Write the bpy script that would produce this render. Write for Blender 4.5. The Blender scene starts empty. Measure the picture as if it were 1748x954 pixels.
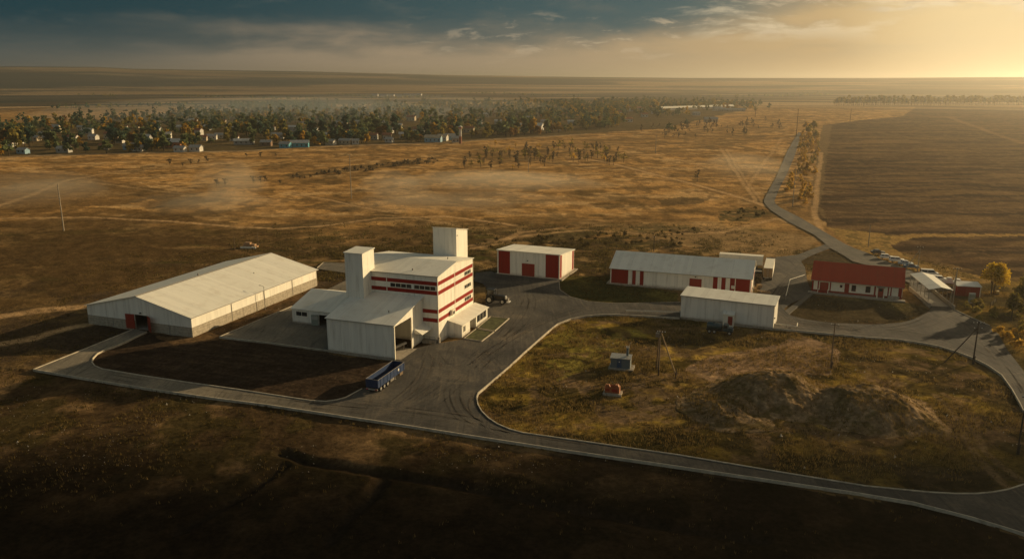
import bpy, bmesh, math, random
import numpy as np
from mathutils import Vector, Matrix

random.seed(7); rng = np.random.default_rng(7)
S = bpy.context.scene
COL = S.collection
R = math.radians

# ------------------------------------------------------------------ survey
# camera 56 m above flat ground, looking 14 degrees down; plan points are read on the ground plane
FPX, CXP, CYP, TILT, CAMH = 1370.0, 874.0, 477.0, R(14.0), 56.0
def gp(x, y, z=0.0):
    r = (x-CXP)/FPX; u = -(y-CYP)/FPX
    dy = math.cos(TILT)+u*math.sin(TILT); dz = -math.sin(TILT)+u*math.cos(TILT)
    t = (z-CAMH)/dz
    return (r*t, dy*t)
def gps(pts): return [gp(*p) for p in pts]
GA = R(20)
def uv(u, v): return (u*math.cos(GA)+v*math.sin(GA), -u*math.sin(GA)+v*math.cos(GA))

# ------------------------------------------------------------------ noise
def _hash(ix, iy, seed):
    h = (ix.astype(np.int64)*374761393 + iy.astype(np.int64)*668265263 + seed*1442695041) & 0xffffffff
    h = ((h ^ (h >> 13))*1274126177) & 0xffffffff
    return ((h ^ (h >> 16)) & 0xffff)/65535.0
def vnoise(x, y, seed=0):
    x0 = np.floor(x); y0 = np.floor(y); fx = x-x0; fy = y-y0
    fx = fx*fx*(3-2*fx); fy = fy*fy*(3-2*fy)
    a = _hash(x0, y0, seed); b = _hash(x0+1, y0, seed); c = _hash(x0, y0+1, seed); d = _hash(x0+1, y0+1, seed)
    return (a*(1-fx)+b*fx)*(1-fy)+(c*(1-fx)+d*fx)*fy
def fbm(x, y, seed=0, n=4):
    s = 0; a = .5; t = 0
    for k in range(n):
        s = s+a*vnoise(x*2**k+17.3*k, y*2**k-9.1*k, seed+k); t += a; a *= .5
    return s/t
def sstep(a, b, x):
    t = np.clip((x-a)/(b-a), 0, 1); return t*t*(3-2*t)
def inpoly(X, Y, poly):
    ins = np.zeros(X.shape, bool); n = len(poly)
    xs = [p[0] for p in poly]; ys = [p[1] for p in poly]
    box = (X > min(xs)) & (X < max(xs)) & (Y > min(ys)) & (Y < max(ys))
    idx = np.nonzero(box)
    x = X[idx]; y = Y[idx]; r = np.zeros(x.shape, bool)
    for i in range(n):
        x1, y1 = poly[i]; x2, y2 = poly[(i+1) % n]
        if y1 == y2: continue
        c = ((y1 > y) != (y2 > y)) & (x < (x2-x1)*(y-y1)/(y2-y1)+x1)
        r ^= c
    ins[idx] = r
    return ins
def dline(X, Y, pts):
    d = np.full(X.shape, 1e9)
    for (x1, y1), (x2, y2) in zip(pts[:-1], pts[1:]):
        dx, dy = x2-x1, y2-y1; L = dx*dx+dy*dy
        t = np.clip(((X-x1)*dx+(Y-y1)*dy)/L, 0, 1)
        d = np.minimum(d, np.hypot(X-x1-t*dx, Y-y1-t*dy))
    return d

# ------------------------------------------------------------------ materials
def newmat(name):
    m = bpy.data.materials.new(name); m.use_nodes = True
    nt = m.node_tree; b = nt.nodes['Principled BSDF']
    return m, nt, b
def N(nt, t, **kw):
    n = nt.nodes.new(t)
    for k, v in kw.items():
        if k.startswith('i_'):
            key = k[2:]
            key = int(key) if key.isdigit() else key.replace('_', ' ')
            n.inputs[key].default_value = v
        else: setattr(n, k, v)
    return n
def ramp(nt, fac, stops):
    r = nt.nodes.new('ShaderNodeValToRGB'); e = r.color_ramp.elements
    while len(e) < len(stops): e.new(.5)
    for el, (p, c) in zip(e, stops):
        el.position = p; el.color = (*c, 1) if len(c) == 3 else c
    nt.links.new(fac, r.inputs[0]); return r.outputs[0]
def mixc(nt, fac, a, b, mode='MIX'):
    m = nt.nodes.new('ShaderNodeMix'); m.data_type = 'RGBA'; m.blend_type = mode
    for sock, v in ((m.inputs[0], fac), (m.inputs[6], a), (m.inputs[7], b)):
        if hasattr(v, 'node'): nt.links.new(v, sock)
        elif isinstance(v, (int, float)): sock.default_value = v
        else: sock.default_value = (*v, 1) if len(v) == 3 else v
    return m.outputs[2]
def mth(nt, op, a, b=None, c=None, clamp=False):
    m = nt.nodes.new('ShaderNodeMath'); m.operation = op; m.use_clamp = clamp
    for k, v in enumerate((a, b, c)):
        if v is None: continue
        if hasattr(v, 'node'): nt.links.new(v, m.inputs[k])
        else: m.inputs[k].default_value = v
    return m.outputs[0]
def mapr(nt, v, a, b, c=0., d=1.):
    m = nt.nodes.new('ShaderNodeMapRange'); m.interpolation_type = 'SMOOTHSTEP'
    nt.links.new(v, m.inputs[0])
    for k, q in enumerate((a, b, c, d)): m.inputs[k+1].default_value = q
    return m.outputs[0]

def mat_simple(name, col, rough=.6, metal=0., var=.12, scale=2., spec=.3):
    m, nt, b = newmat(name)
    tc = N(nt, 'ShaderNodeTexCoord'); n = N(nt, 'ShaderNodeTexNoise', i_Scale=scale, i_Detail=5.)
    nt.links.new(tc.outputs['Object'], n.inputs['Vector'])
    lo = tuple(c*(1-var*1.6) for c in col); hi = tuple(min(1, c*(1+var)) for c in col)
    nt.links.new(ramp(nt, n.outputs[0], [(.3, lo), (.7, hi)]), b.inputs['Base Color'])
    b.inputs['Roughness'].default_value = rough; b.inputs['Metallic'].default_value = metal
    b.inputs['Specular IOR Level'].default_value = spec
    return m

def mat_cladding(name, col, dirt=(.30, .24, .16), rib=.25, panel=1.0, rough=.5, joints=6., rustv=.0, roof=False):
    """profiled sheet: fine ribs as bump, one tone per sheet, rain streaks and dust"""
    m, nt, b = newmat(name)
    tc = N(nt, 'ShaderNodeTexCoord'); sp = N(nt, 'ShaderNodeSeparateXYZ')
    nt.links.new(tc.outputs['Object'], sp.inputs[0])
    s = mth(nt, 'ADD', sp.outputs[0], sp.outputs[1]) if not roof else sp.outputs[0 if roof == 'x' else 1]
    # per-sheet tone
    cell = mth(nt, 'FLOOR', mth(nt, 'DIVIDE', s, panel))
    wn = N(nt, 'ShaderNodeTexWhiteNoise', noise_dimensions='1D'); nt.links.new(cell, wn.inputs['W'])
    tone = mapr(nt, wn.outputs[0], 0, 1, .94, 1.02)
    base = mixc(nt, 1., col, tone, 'MULTIPLY')
    # large dusty clouds and vertical streaks
    mp = N(nt, 'ShaderNodeMapping'); mp.inputs['Scale'].default_value = (1.3, 1.3, .12) if not roof else (.35, .35, .35)
    nt.links.new(tc.outputs['Object'], mp.inputs[0])
    n1 = N(nt, 'ShaderNodeTexNoise', i_Scale=1.1, i_Detail=6., i_Roughness=.65); nt.links.new(mp.outputs[0], n1.inputs[0])
    f1 = mapr(nt, n1.outputs[0], .46, .78, 0, .42)
    base = mixc(nt, f1, base, dirt)
    if not roof:   # splash dirt low down on the sheet
        n2 = N(nt, 'ShaderNodeTexNoise', i_Scale=.8, i_Detail=4.); nt.links.new(tc.outputs['Object'], n2.inputs[0])
        low = mapr(nt, mth(nt, 'ADD', sp.outputs[2], mth(nt, 'MULTIPLY', n2.outputs[0], 1.0)), .3, 1.5, .62, 0.)
        base = mixc(nt, low, base, dirt)
    # lap joints
    if joints:
        fr = mth(nt, 'FRACT', mth(nt, 'DIVIDE', s, joints))
        j = mth(nt, 'LESS_THAN', fr, .06/joints)
        base = mixc(nt, mth(nt, 'MULTIPLY', j, .35), base, (.12, .1, .08))
    nt.links.new(base, b.inputs['Base Color'])
    w = mth(nt, 'SINE', mth(nt, 'MULTIPLY', s, 2*math.pi/rib))
    bp = N(nt, 'ShaderNodeBump', i_Strength=.12, i_Distance=.02); nt.links.new(w, bp.inputs['Height'])
    nt.links.new(bp.outputs[0], b.inputs['Normal'])
    b.inputs['Roughness'].default_value = rough; b.inputs['Specular IOR Level'].default_value = .1
    return m

def mat_concrete(name, col, courses=.0, scale=1.5):
    m, nt, b = newmat(name)
    tc = N(nt, 'ShaderNodeTexCoord')
    n = N(nt, 'ShaderNodeTexNoise', i_Scale=scale, i_Detail=8., i_Roughness=.65); nt.links.new(tc.outputs['Object'], n.inputs[0])
    c = ramp(nt, n.outputs[0], [(.3, tuple(x*.6 for x in col)), (.55, col), (.75, tuple(x*1.2 for x in col))])
    if courses:
        sp = N(nt, 'ShaderNodeSeparateXYZ'); nt.links.new(tc.outputs['Object'], sp.inputs[0])
        fr = mth(nt, 'FRACT', mth(nt, 'DIVIDE', sp.outputs[2], courses))
        j = mth(nt, 'LESS_THAN', fr, .1)
        fr2 = mth(nt, 'FRACT', mth(nt, 'DIVIDE', mth(nt, 'ADD', sp.outputs[0], sp.outputs[1]), 6.))
        j2 = mth(nt, 'LESS_THAN', fr2, .03)
        c = mixc(nt, mth(nt, 'MULTIPLY', mth(nt, 'MAXIMUM', j, j2), .55), c, tuple(x*.35 for x in col))
    nt.links.new(c, b.inputs['Base Color']); b.inputs['Roughness'].default_value = .9
    b.inputs['Specular IOR Level'].default_value = .15
    bp = N(nt, 'ShaderNodeBump', i_Strength=.3, i_Distance=.03); nt.links.new(n.outputs[0], bp.inputs['Height']); nt.links.new(bp.outputs[0], b.inputs['Normal'])
    return m

def mat_glass(name, col=(.02, .022, .025)):
    m, nt, b = newmat(name)
    b.inputs['Base Color'].default_value = (*col, 1); b.inputs['Roughness'].default_value = .12
    b.inputs['Specular IOR Level'].default_value = .6
    return m

def mat_paint(name, col, rough=.35, dust=.35):
    m, nt, b = newmat(name)
    tc = N(nt, 'ShaderNodeTexCoord'); n = N(nt, 'ShaderNodeTexNoise', i_Scale=1.7, i_Detail=6.); nt.links.new(tc.outputs['Object'], n.inputs[0])
    f = mapr(nt, n.outputs[0], .4, .75, 0, dust)
    nt.links.new(mixc(nt, f, col, (.22, .17, .11)), b.inputs['Base Color'])
    b.inputs['Roughness'].default_value = rough
    return m

def mat_asphalt(name, dark, light, dust, west=None):
    m, nt, b = newmat(name)
    ge = N(nt, 'ShaderNodeNewGeometry')
    n1 = N(nt, 'ShaderNodeTexNoise', i_Scale=.09, i_Detail=7., i_Roughness=.6, i_Distortion=1.2); nt.links.new(ge.outputs['Position'], n1.inputs[0])
    n2 = N(nt, 'ShaderNodeTexNoise', i_Scale=1.6, i_Detail=6., i_Roughness=.7); nt.links.new(ge.outputs['Position'], n2.inputs[0])
    # long tyre sweeps: noise stretched along the yard's axis and swirled
    mp = N(nt, 'ShaderNodeMapping'); mp.inputs['Rotation'].default_value = (0, 0, R(22)); mp.inputs['Scale'].default_value = (.55, .045, 1)
    nt.links.new(ge.outputs['Position'], mp.inputs[0])
    n3 = N(nt, 'ShaderNodeTexNoise', i_Scale=.8, i_Detail=6., i_Roughness=.55, i_Distortion=3.2); nt.links.new(mp.outputs[0], n3.inputs[0])
    c = ramp(nt, n1.outputs[0], [(.3, dark), (.55, light), (.72, dust)])
    if west:   # older pale concrete towards the west end, patchy change-over
        sx = N(nt, 'ShaderNodeSeparateXYZ'); nt.links.new(ge.outputs['Position'], sx.inputs[0])
        wf = mapr(nt, mth(nt, 'ADD', sx.outputs[0], mth(nt, 'MULTIPLY', n1.outputs[0], 26.)), -8., -52.)
        c = mixc(nt, wf, c, ramp(nt, n1.outputs[0], [(.3, west[0]), (.55, west[1]), (.72, west[2])]))
    c = mixc(nt, mapr(nt, n3.outputs[0], .5, .72, 0, .5), c, tuple(x*.55 for x in dark))
    c = mixc(nt, mapr(nt, n3.outputs[0], .46, .30, 0, .45), c, dust)
    c = mixc(nt, 1., c, mapr(nt, n2.outputs[0], .2, .8, .72, 1.25), 'MULTIPLY')
    nt.links.new(c, b.inputs['Base Color']); b.inputs['Roughness'].default_value = .92
    b.inputs['Specular IOR Level'].default_value = .15
    bp = N(nt, 'ShaderNodeBump', i_Strength=.35, i_Distance=.05); nt.links.new(n2.outputs[0], bp.inputs['Height']); nt.links.new(bp.outputs[0], b.inputs['Normal'])
    return m

def mat_leaf(name, a, c, trans=.25):
    m, nt, b = newmat(name)
    ge = N(nt, 'ShaderNodeNewGeometry'); oi = N(nt, 'ShaderNodeObjectInfo')
    col = ramp(nt, ge.outputs['Random Per Island'], [(0., a), (1., c)])
    col = mixc(nt, 1., col, mapr(nt, oi.outputs['Random'], 0, 1, .75, 1.2), 'MULTIPLY')
    nt.links.new(col, b.inputs['Base Color']); b.inputs['Roughness'].default_value = .8
    b.inputs['Specular IOR Level'].default_value = .1
    tr = N(nt, 'ShaderNodeBsdfTranslucent'); nt.links.new(col, tr.inputs[0])
    mx = N(nt, 'ShaderNodeMixShader'); mx.inputs[0].default_value = trans
    out = nt.nodes['Material Output']
    nt.links.new(b.outputs[0], mx.inputs[1]); nt.links.new(tr.outputs[0], mx.inputs[2]); nt.links.new(mx.outputs[0], out.inputs[0])
    return m

CREAM = (.85, .80, .68)
M = {}
M['clad'] = mat_cladding('cream_cladding', CREAM)
M['cladg'] = mat_cladding('grey_white_cladding', (.78, .74, .64))
M['red'] = mat_cladding('red_cladding', (.27, .019, .011), dirt=(.20, .035, .02), joints=0)
M['roofx'] = mat_cladding('pale_roof_sheet', (.80, .76, .65), dirt=(.50, .42, .31), rib=.35, panel=1.1, joints=5.5, roof='x')
M['roofy'] = mat_cladding('pale_roof_sheet_lengthwise', (.80, .76, .65), dirt=(.50, .42, .31), rib=.35, panel=1.1, joints=5.5, roof='y')
M['roofgrey'] = mat_cladding('grey_roof_sheet', (.52, .46, .35), dirt=(.38, .32, .24), rib=.35, panel=1.1, joints=5.5, roof='x')
M['redroof'] = mat_cladding('red_roof_sheet', (.36, .040, .017), dirt=(.24, .036, .018), rib=.35, panel=1.1, joints=4., roof='x')
M['trim'] = mat_simple('white_trim', (.82, .75, .60), .5, var=.06)
M['trimgrey'] = mat_simple('grey_trim', (.30, .27, .22), .5, var=.08)
M['panel'] = mat_concrete('concrete_panel', (.42, .36, .27), courses=.62)
M['conc'] = mat_concrete('concrete', (.36, .31, .24))
M['kerb'] = mat_concrete('kerb_concrete', (.50, .43, .32), scale=.9)
M['door'] = mat_cladding('red_door_sheet', (.30, .038, .022), dirt=(.22, .06, .035), joints=1.1, panel=.5)
M['glass'] = mat_glass('dark_glass')
M['dark'] = mat_simple('dark_interior', (.02, .018, .016), .9)
M['black'] = mat_simple('black_paint', (.015, .015, .016), .45)
M['rubber'] = mat_simple('rubber', (.02, .019, .018), .85)
M['steel'] = mat_simple('dusty_steel', (.28, .25, .21), .5, .5)
M['galv'] = mat_simple('galvanised_steel', (.42, .40, .36), .45, .4)
M['wood'] = mat_simple('weathered_wood', (.17, .115, .065), .85, scale=4)
M['darkwood'] = mat_simple('dark_wood', (.045, .032, .022), .9, scale=4)
M['bark'] = mat_simple('bark', (.06, .042, .026), .95, scale=5)
M['blue'] = mat_paint('blue_truck_paint', (.005, .026, .085), .45, .12)
M['carwhite'] = mat_paint('white_car_paint', (.72, .68, .60), .3, .15)
M['carblack'] = mat_paint('dark_car_paint', (.025, .027, .032), .25, .2)
M['carblue'] = mat_paint('blue_car_paint', (.06, .12, .18), .25, .2)
M['carsilver'] = mat_paint('silver_car_paint', (.36, .40, .42), .25, .2)
M['tank'] = mat_paint('dark_green_tank_paint', (.012, .045, .055), .4, .25)
M['kioskblue'] = mat_paint('blue_grey_kiosk_paint', (.10, .13, .14), .6, .25)
M['kioskdoor'] = mat_paint('blue_door_paint', (.015, .055, .12), .5, .2)
M['orange'] = mat_paint('rust_orange_paint', (.32, .095, .024), .7, .3)
M['yellow'] = mat_paint('yellow_paint', (.55, .36, .08), .5, .3)
M['greygreen'] = mat_paint('grey_green_paint', (.22, .25, .20), .6, .3)
M['redlamp'] = mat_simple('red_lens', (.45, .02, .02), .3)
M['lens'] = mat_simple('clear_lens', (.75, .72, .65), .2)
M['ceram'] = mat_simple('white_ceramic', (.7, .67, .6), .3)
M['poleconc'] = mat_concrete('pole_concrete', (.36, .30, .22), scale=1)
M['pallet'] = mat_simple('pallet_wood', (.36, .24, .12), .85, scale=6)
M['brick'] = mat_simple('tan_brick', (.42, .25, .13), .9, scale=8, var=.3)
CONC = ((.15, .13, .10), (.25, .21, .15), (.33, .265, .18))
M['asphalt'] = mat_asphalt('worn_asphalt', (.050, .046, .041), (.092, .081, .066), (.165, .133, .095), CONC)
M['roadconc'] = mat_asphalt('pale_concrete_road', (.12, .108, .088), (.185, .16, .122), (.25, .205, .147))
M['farroad'] = mat_asphalt('dusty_country_road', (.085, .077, .064), (.13, .112, .085), (.18, .142, .095))

# ------------------------------------------------------------------ mesh builder
class MB:
    def __init__(s): s.v = []; s.f = []; s.m = []; s.cuts = []
    def add(s, vs, fs, mi=0):
        s.cuts.append((len(s.v), len(s.f))); o = len(s.v); s.v += [tuple(p) for p in vs]; s.f += [tuple(i+o for i in f) for f in fs]; s.m += [mi]*len(fs); return s
    def box(s, x0, x1, y0, y1, z0, z1, mi=0):
        return s.add([(x0,y0,z0),(x1,y0,z0),(x1,y1,z0),(x0,y1,z0),(x0,y0,z1),(x1,y0,z1),(x1,y1,z1),(x0,y1,z1)],
              [(0,3,2,1),(4,5,6,7),(0,1,5,4),(1,2,6,5),(2,3,7,6),(3,0,4,7)], mi)
    def prism(s, poly, a, b, axis='z', mi=0):
        """polygon extruded: axis 'z' poly=(x,y); 'y' poly=(x,z); 'x' poly=(y,z)"""
        def mk(p, t):
            return (p[0], p[1], t) if axis == 'z' else ((p[0], t, p[1]) if axis == 'y' else (t, p[0], p[1]))
        n = len(poly)
        vs = [mk(p, a) for p in poly]+[mk(p, b) for p in poly]
        fs = [tuple(range(n)), tuple(range(2*n-1, n-1, -1))]+[(i, i+n, (i+1) % n+n, (i+1) % n) for i in range(n)]
        return s.add(vs, fs, mi)
    def slab(s, quad, t, mi=0):
        """a sheet through four 3D points with thickness t downwards along z"""
        vs = [tuple(p) for p in quad]+[(p[0], p[1], p[2]-t) for p in quad]
        n = len(quad)
        return s.add(vs, [tuple(range(n)), tuple(range(2*n-1, n-1, -1))]+[(i, i+n, (i+1) % n+n, (i+1) % n) for i in range(n)], mi)
    def cyl(s, p, q, r0, r1=None, n=8, mi=0):
        r1 = r0 if r1 is None else r1
        p = Vector(p); q = Vector(q); d = (q-p).normalized()
        a = d.orthogonal().normalized(); b = d.cross(a)
        vs = []
        for c, r in ((p, r0), (q, r1)):
            for k in range(n):
                t = 2*math.pi*k/n; vs.append(c+a*math.cos(t)*r+b*math.sin(t)*r)
        return s.add(vs, [tuple(range(n-1, -1, -1)), tuple(range(n, 2*n))]+[(k, (k+1) % n, (k+1) % n+n, k+n) for k in range(n)], mi)
    def lathe(s, axis_p, axis_d, prof, n=16, mi=0):
        p = Vector(axis_p); d = Vector(axis_d).normalized(); a = d.orthogonal().normalized(); b = d.cross(a)
        vs = []; fs = []
        for h, r in prof:
            for k in range(n):
                t = 2*math.pi*k/n; vs.append(p+d*h+(a*math.cos(t)+b*math.sin(t))*r)
        for i in range(len(prof)-1):
            for k in range(n):
                fs.append((i*n+k, i*n+(k+1) % n, (i+1)*n+(k+1) % n, (i+1)*n+k))
        fs.append(tuple(range(n-1, -1, -1))); fs.append(tuple(range((len(prof)-1)*n, len(prof)*n)))
        return s.add(vs, fs, mi)
    def build(s, name, mats, parent=None, smooth=False):
        me = bpy.data.meshes.new(name); me.from_pydata(s.v, [], s.f)
        mats = mats if isinstance(mats, (list, tuple)) else [mats]
        for m in mats: me.materials.append(m)
        if len(mats) > 1: me.polygons.foreach_set('material_index', s.m)
        bm = bmesh.new(); bm.from_mesh(me); bmesh.ops.recalc_face_normals(bm, faces=bm.faces); bm.to_mesh(me); bm.free()
        if smooth: me.polygons.foreach_set('use_smooth', [True]*len(me.polygons))
        o = bpy.data.objects.new(name, me); COL.objects.link(o)
        if parent: o.parent = parent
        return o

def build_each(b, name, mats, parent):
    """every piece of the builder as a part of its own"""
    ends = b.cuts[1:]+[(len(b.v), len(b.f))]; out = []
    for (v0, f0), (v1, f1) in zip(b.cuts, ends):
        q = MB(); q.add(b.v[v0:v1], [tuple(i-v0 for i in f) for f in b.f[f0:f1]]); q.m = b.m[f0:f1]; out.append(q.build(name, mats, parent))
    return out
def tag(o, label=None, cat=None, group=None, kind=None):
    for k, v in (('label', label), ('category', cat), ('group', group), ('kind', kind)):
        if v: o[k] = v
    return o
def thing(name, label, cat, loc, rz=0., group=None):
    o = bpy.data.objects.new(name, None); COL.objects.link(o); o.empty_display_size = .5
    o.location = (loc[0], loc[1], loc[2] if len(loc) > 2 else 0); o.rotation_euler = (0, 0, R(rz))
    return tag(o, label, cat, group)
def children(o): return [c for c in bpy.data.objects if c.parent == o]
def copy_tree(o, loc, rz=None, label=None, parent=None, scale=None):
    c = o.copy(); COL.objects.link(c)
    if parent is not None: c.parent = parent
    else:
        c.location = (loc[0], loc[1], loc[2] if len(loc) > 2 else 0)
        if rz is not None: c.rotation_euler = (0, 0, R(rz))
        if label: c['label'] = label
        if scale: c.scale = (scale, scale, scale)
    for ch in list(o.children): copy_tree(ch, None, parent=c)
    return c
def np_mesh(name, verts, quads, mats, parent=None):
    me = bpy.data.meshes.new(name); nv = len(verts); nf = len(quads); k = quads.shape[1]
    me.vertices.add(nv); me.vertices.foreach_set('co', verts.astype(np.float32).ravel())
    me.loops.add(nf*k); me.loops.foreach_set('vertex_index', quads.astype(np.int32).ravel())
    me.polygons.add(nf); me.polygons.foreach_set('loop_start', np.arange(0, nf*k, k, dtype=np.int32))
    for m in (mats if isinstance(mats, (list, tuple)) else [mats]): me.materials.append(m)
    me.update(); me.validate()
    o = bpy.data.objects.new(name, me); COL.objects.link(o)
    if parent: o.parent = parent
    return o

# ================================================================== LAND
Zr = .05          # road surface above datum (ground dips 0..0.3 below datum)
# plan outlines, read on the ground plane
low_edge = [(57,631),(150,647),(256,664),(360,679),(458,691.5),(595,712),(700,727.5),(800,743.5),(963,768.5),(1152,796),(1342,824),(1450,840),(1559,858),(1660,884),(1748,911),(1900,965)]
isl_low = [(1748,827),(1722,835.5),(1695,840.5),(1668,843),(1630,843),(1586,840.6),(1478,830),(1342,808),(1158,777),(990,753),(892,739),(870,733),(849,724),(834,714),(822,702),(816,691),(813.6,679),(816,671),(835,655),(870,625),(897,600),(923,577),(938,564),(952,553),(973.8,544.6),(997.8,540),(1024,537.4),(1055.5,537.2),(1089,539),(1160,543)]
isl_right = [(1320.6,561),(1380,566),(1480,576),(1532,579.5),(1570,585),(1601,591),(1631,600),(1660,611),(1686,624),(1710,640.7),(1727.5,665),(1740,687),(1748,703)]
far_r = [(1850,830),(1800,760),(1790,720)]
yard_field = [(262,568),(250.6,566.6),(203.5,588.6),(180,597),(166,604),(158.5,612),(157,619),(162,625),(174,630),(240,641),(320,653),(412,666),(503,680),(530,684),(556,685.6),(575,683),(590,679),(618,664),(640,645),(672,616)]

lower_road = low_edge[:-1]+[(1900,965),(1900,850),(1800,812)]+isl_low[:16]+[(813,692),(806,700),(672,680),(640,655),(618,664),(590,679),(575,683),(556,685.6),(530,684),(503,680),(412,666),(320,653),(240,641),(174,630),(162,625),(157,619),(158.5,612),(166,604),(180,597),(203.5,588.6),(250.6,566.6),(230,561)]
yard = [(640,655),(672,680),(806,700),(813,692),(813.6,679),(816,671),(835,655),(870,625),(897,600),(923,577),(938,564),(952,553),(973.8,544.6),(997.8,540),(1024,537.4),(1055.5,537.2),(1089,539),(1160,543),(1240,549),(1320.6,560.5),(1380,565.5),(1480,575.5),(1532,579),(1570,584.5),(1601,590.5),(1631,599.5),(1660,610.5),(1686,623.5),(1710,640.2),(1727.5,664.5),(1740,686.5),(1748,702.5),(1790,760),(1850,810),(1830,700),(1748,634),(1719,597),(1705,571),(1689,556),(1655,541),(1629,529),(1612,520),(1576,484),(1553,484),(1560,505),(1589,527),(1584,533),(1569,541),(1555,546.5),(1539,550.6),(1512,553),(1486,554),(1440,552),(1426.7,551.8),(1400,549),(1373.7,545),(1350.6,539),(1341,533),(1339,527),(1350,518),(1385,503),(1383,494),(1378,480),(1374,456),(1367,446),(1386,436),(1417,424),(1409,417),(1385,426),(1362,435),(1325,439),(1310,455),(1300,480),(1296,510),(1161,515.7),(1072,518),(1036,517.4),(1002.6,514.5),(973.8,507),(955.8,495),(954.5,481),(958,475),(953,479),(849,467),(838,463),(812,466),(809,480),(824,484),(832,494),(836,505),(829,515),(829,543),(837,541.5),(870,543.5),(822,584),(792,579),(748,586),(706,595),(674,616)]
annex_yard = [(375,575),(445,545.5),(499,523),(541,503),(600,474),(640,462),(650,470),(560,553),(561,600)]
barn_apron = [(541,459),(552,448.5),(615,452),(640,462),(600,474),(590,466)]
far_left = [(1362.7,226),(1344,258),(1325,302),(1307.6,334),(1304,341),(1304.5,346.5),(1309,352),(1315.5,359),(1347,379.5),(1391,401.5),(1409,416.5),(1417,423.5),(1440,436),(1455,446),(1500,458),(1553,483.5)]
far_right = [(1576,483.5),(1568,470),(1556,463),(1530,452),(1500,441),(1484,433),(1460,424.5),(1441,415.7),(1403.6,393.7),(1366,371.6),(1331,354),(1324,348),(1322,343),(1331,321),(1344,296),(1356,268),(1369,227)]
far_road = far_left+far_right

def sheet(name, outline, z, mat, depth=0):
    P = gps(outline)
    o = MB().add([(x, y, z) for x, y in P], [tuple(range(len(P)))]).build(name, mat)
    if o.data.polygons[0].normal.z < 0: o.data.flip_normals()
    return tag(o, kind='structure')
sheet('service_road', lower_road, Zr, M['asphalt'])
sheet('yard', yard, Zr+.004, M['asphalt'])
sheet('annex_yard', annex_yard, Zr+.008, M['asphalt'])
sheet('barn_apron', barn_apron, Zr+.004, M['roadconc'])
def tyre_marks():
    r_ = random.Random(12); b = MB(); zz = Zr+.016
    runs = [[(500,688),(620,701),(700,692),(780,640),(850,590),(930,548),(1010,525),(1100,527),(1150,529)], [(870,738),(805,702),(795,650),(850,590),(890,545),(905,510),(880,484)], [(1000,760),(860,737),(760,712),(600,694),(400,673)], [(880,482),(925,497),(965,516),(1030,528),(1150,531)],
      [(1345,548),(1480,563),(1560,556),(1605,537)], [(1400,557),(1550,571),(1640,592),(1700,622),(1738,675)], [(1606,536),(1650,560),(1700,610),(1738,668)], [(690,690),(735,650),(745,610),(712,605)], [(860,725),(830,690),(850,640),(800,590),(760,588)], [(440,560),(520,570),(548,556)], [(900,560),(840,600),(770,625),(740,600)], [(190,640),(400,672),(640,700),(900,742)], [(1310,520),(1340,480),(1390,430)], [(1480,565),(1420,556),(1350,549),(1330,520)]]
    for run in runs:
        for c_ in range(4):
            off = r_.uniform(-2.6, 2.6); P = [Vector(gp(x+r_.uniform(-5, 5), y+r_.uniform(-1.6, 1.6))) for x, y in run]
            pts = []
            for i in range(len(P)-1):
                p0, p1, p2, p3 = P[max(i-1, 0)], P[i], P[i+1], P[min(i+2, len(P)-1)]
                for k in range(8):
                    t = k/8; pts.append(.5*((2*p1)+(p2-p0)*t+(2*p0-5*p1+4*p2-p3)*t*t+(3*p1-p0-3*p2+p3)*t**3))
            for s in (-.9, .9):
                w = r_.uniform(.12, .22); vs = []; fs = []
                for i, p in enumerate(pts):
                    d = (pts[min(i+1, len(pts)-1)]-pts[max(i-1, 0)]).normalized(); n = Vector((-d.y, d.x)); q = p+n*(off+s)
                    vs += [(*(q+n*w), zz), (*(q-n*w), zz)]
                    if i: fs.append((2*i-2, 2*i-1, 2*i+1, 2*i))
                inside = paved0(np.array([v[0] for v in vs]), np.array([v[1] for v in vs]))
                fs = [f for f in fs if all(inside[j] for j in f)]
                b.add(vs, fs, 0 if r_.random() < .6 else 1); zz += .0006
    return tag(b.build('tyre_marks', [M['mark_dark'], M['mark_dust']]), kind='structure')
def paved0(x, y):
    return inpoly(x, y, gps(lower_road)) | inpoly(x, y, gps(yard)) | inpoly(x, y, gps(annex_yard))
def mat_mark(name, col, lo, hi):
    m, nt, b = newmat(name); ge = N(nt, 'ShaderNodeNewGeometry'); n = N(nt, 'ShaderNodeTexNoise', i_Scale=.07, i_Detail=5., i_Roughness=.6); nt.links.new(ge.outputs['Position'], n.inputs[0])
    b.inputs['Base Color'].default_value = (*col, 1); b.inputs['Roughness'].default_value = .95; b.inputs['Specular IOR Level'].default_value = .05
    nt.links.new(mapr(nt, n.outputs[0], .42, .66, lo, hi), b.inputs['Alpha']); return m
M['mark_dark'] = mat_mark('rubber_mark', (.030, .026, .021), .03, .26); M['mark_dust'] = mat_mark('dust_mark', (.18, .14, .10), .02, .26)
tyre_marks()
sheet('country_road', far_road, Zr-.004, M['farroad'])

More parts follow.
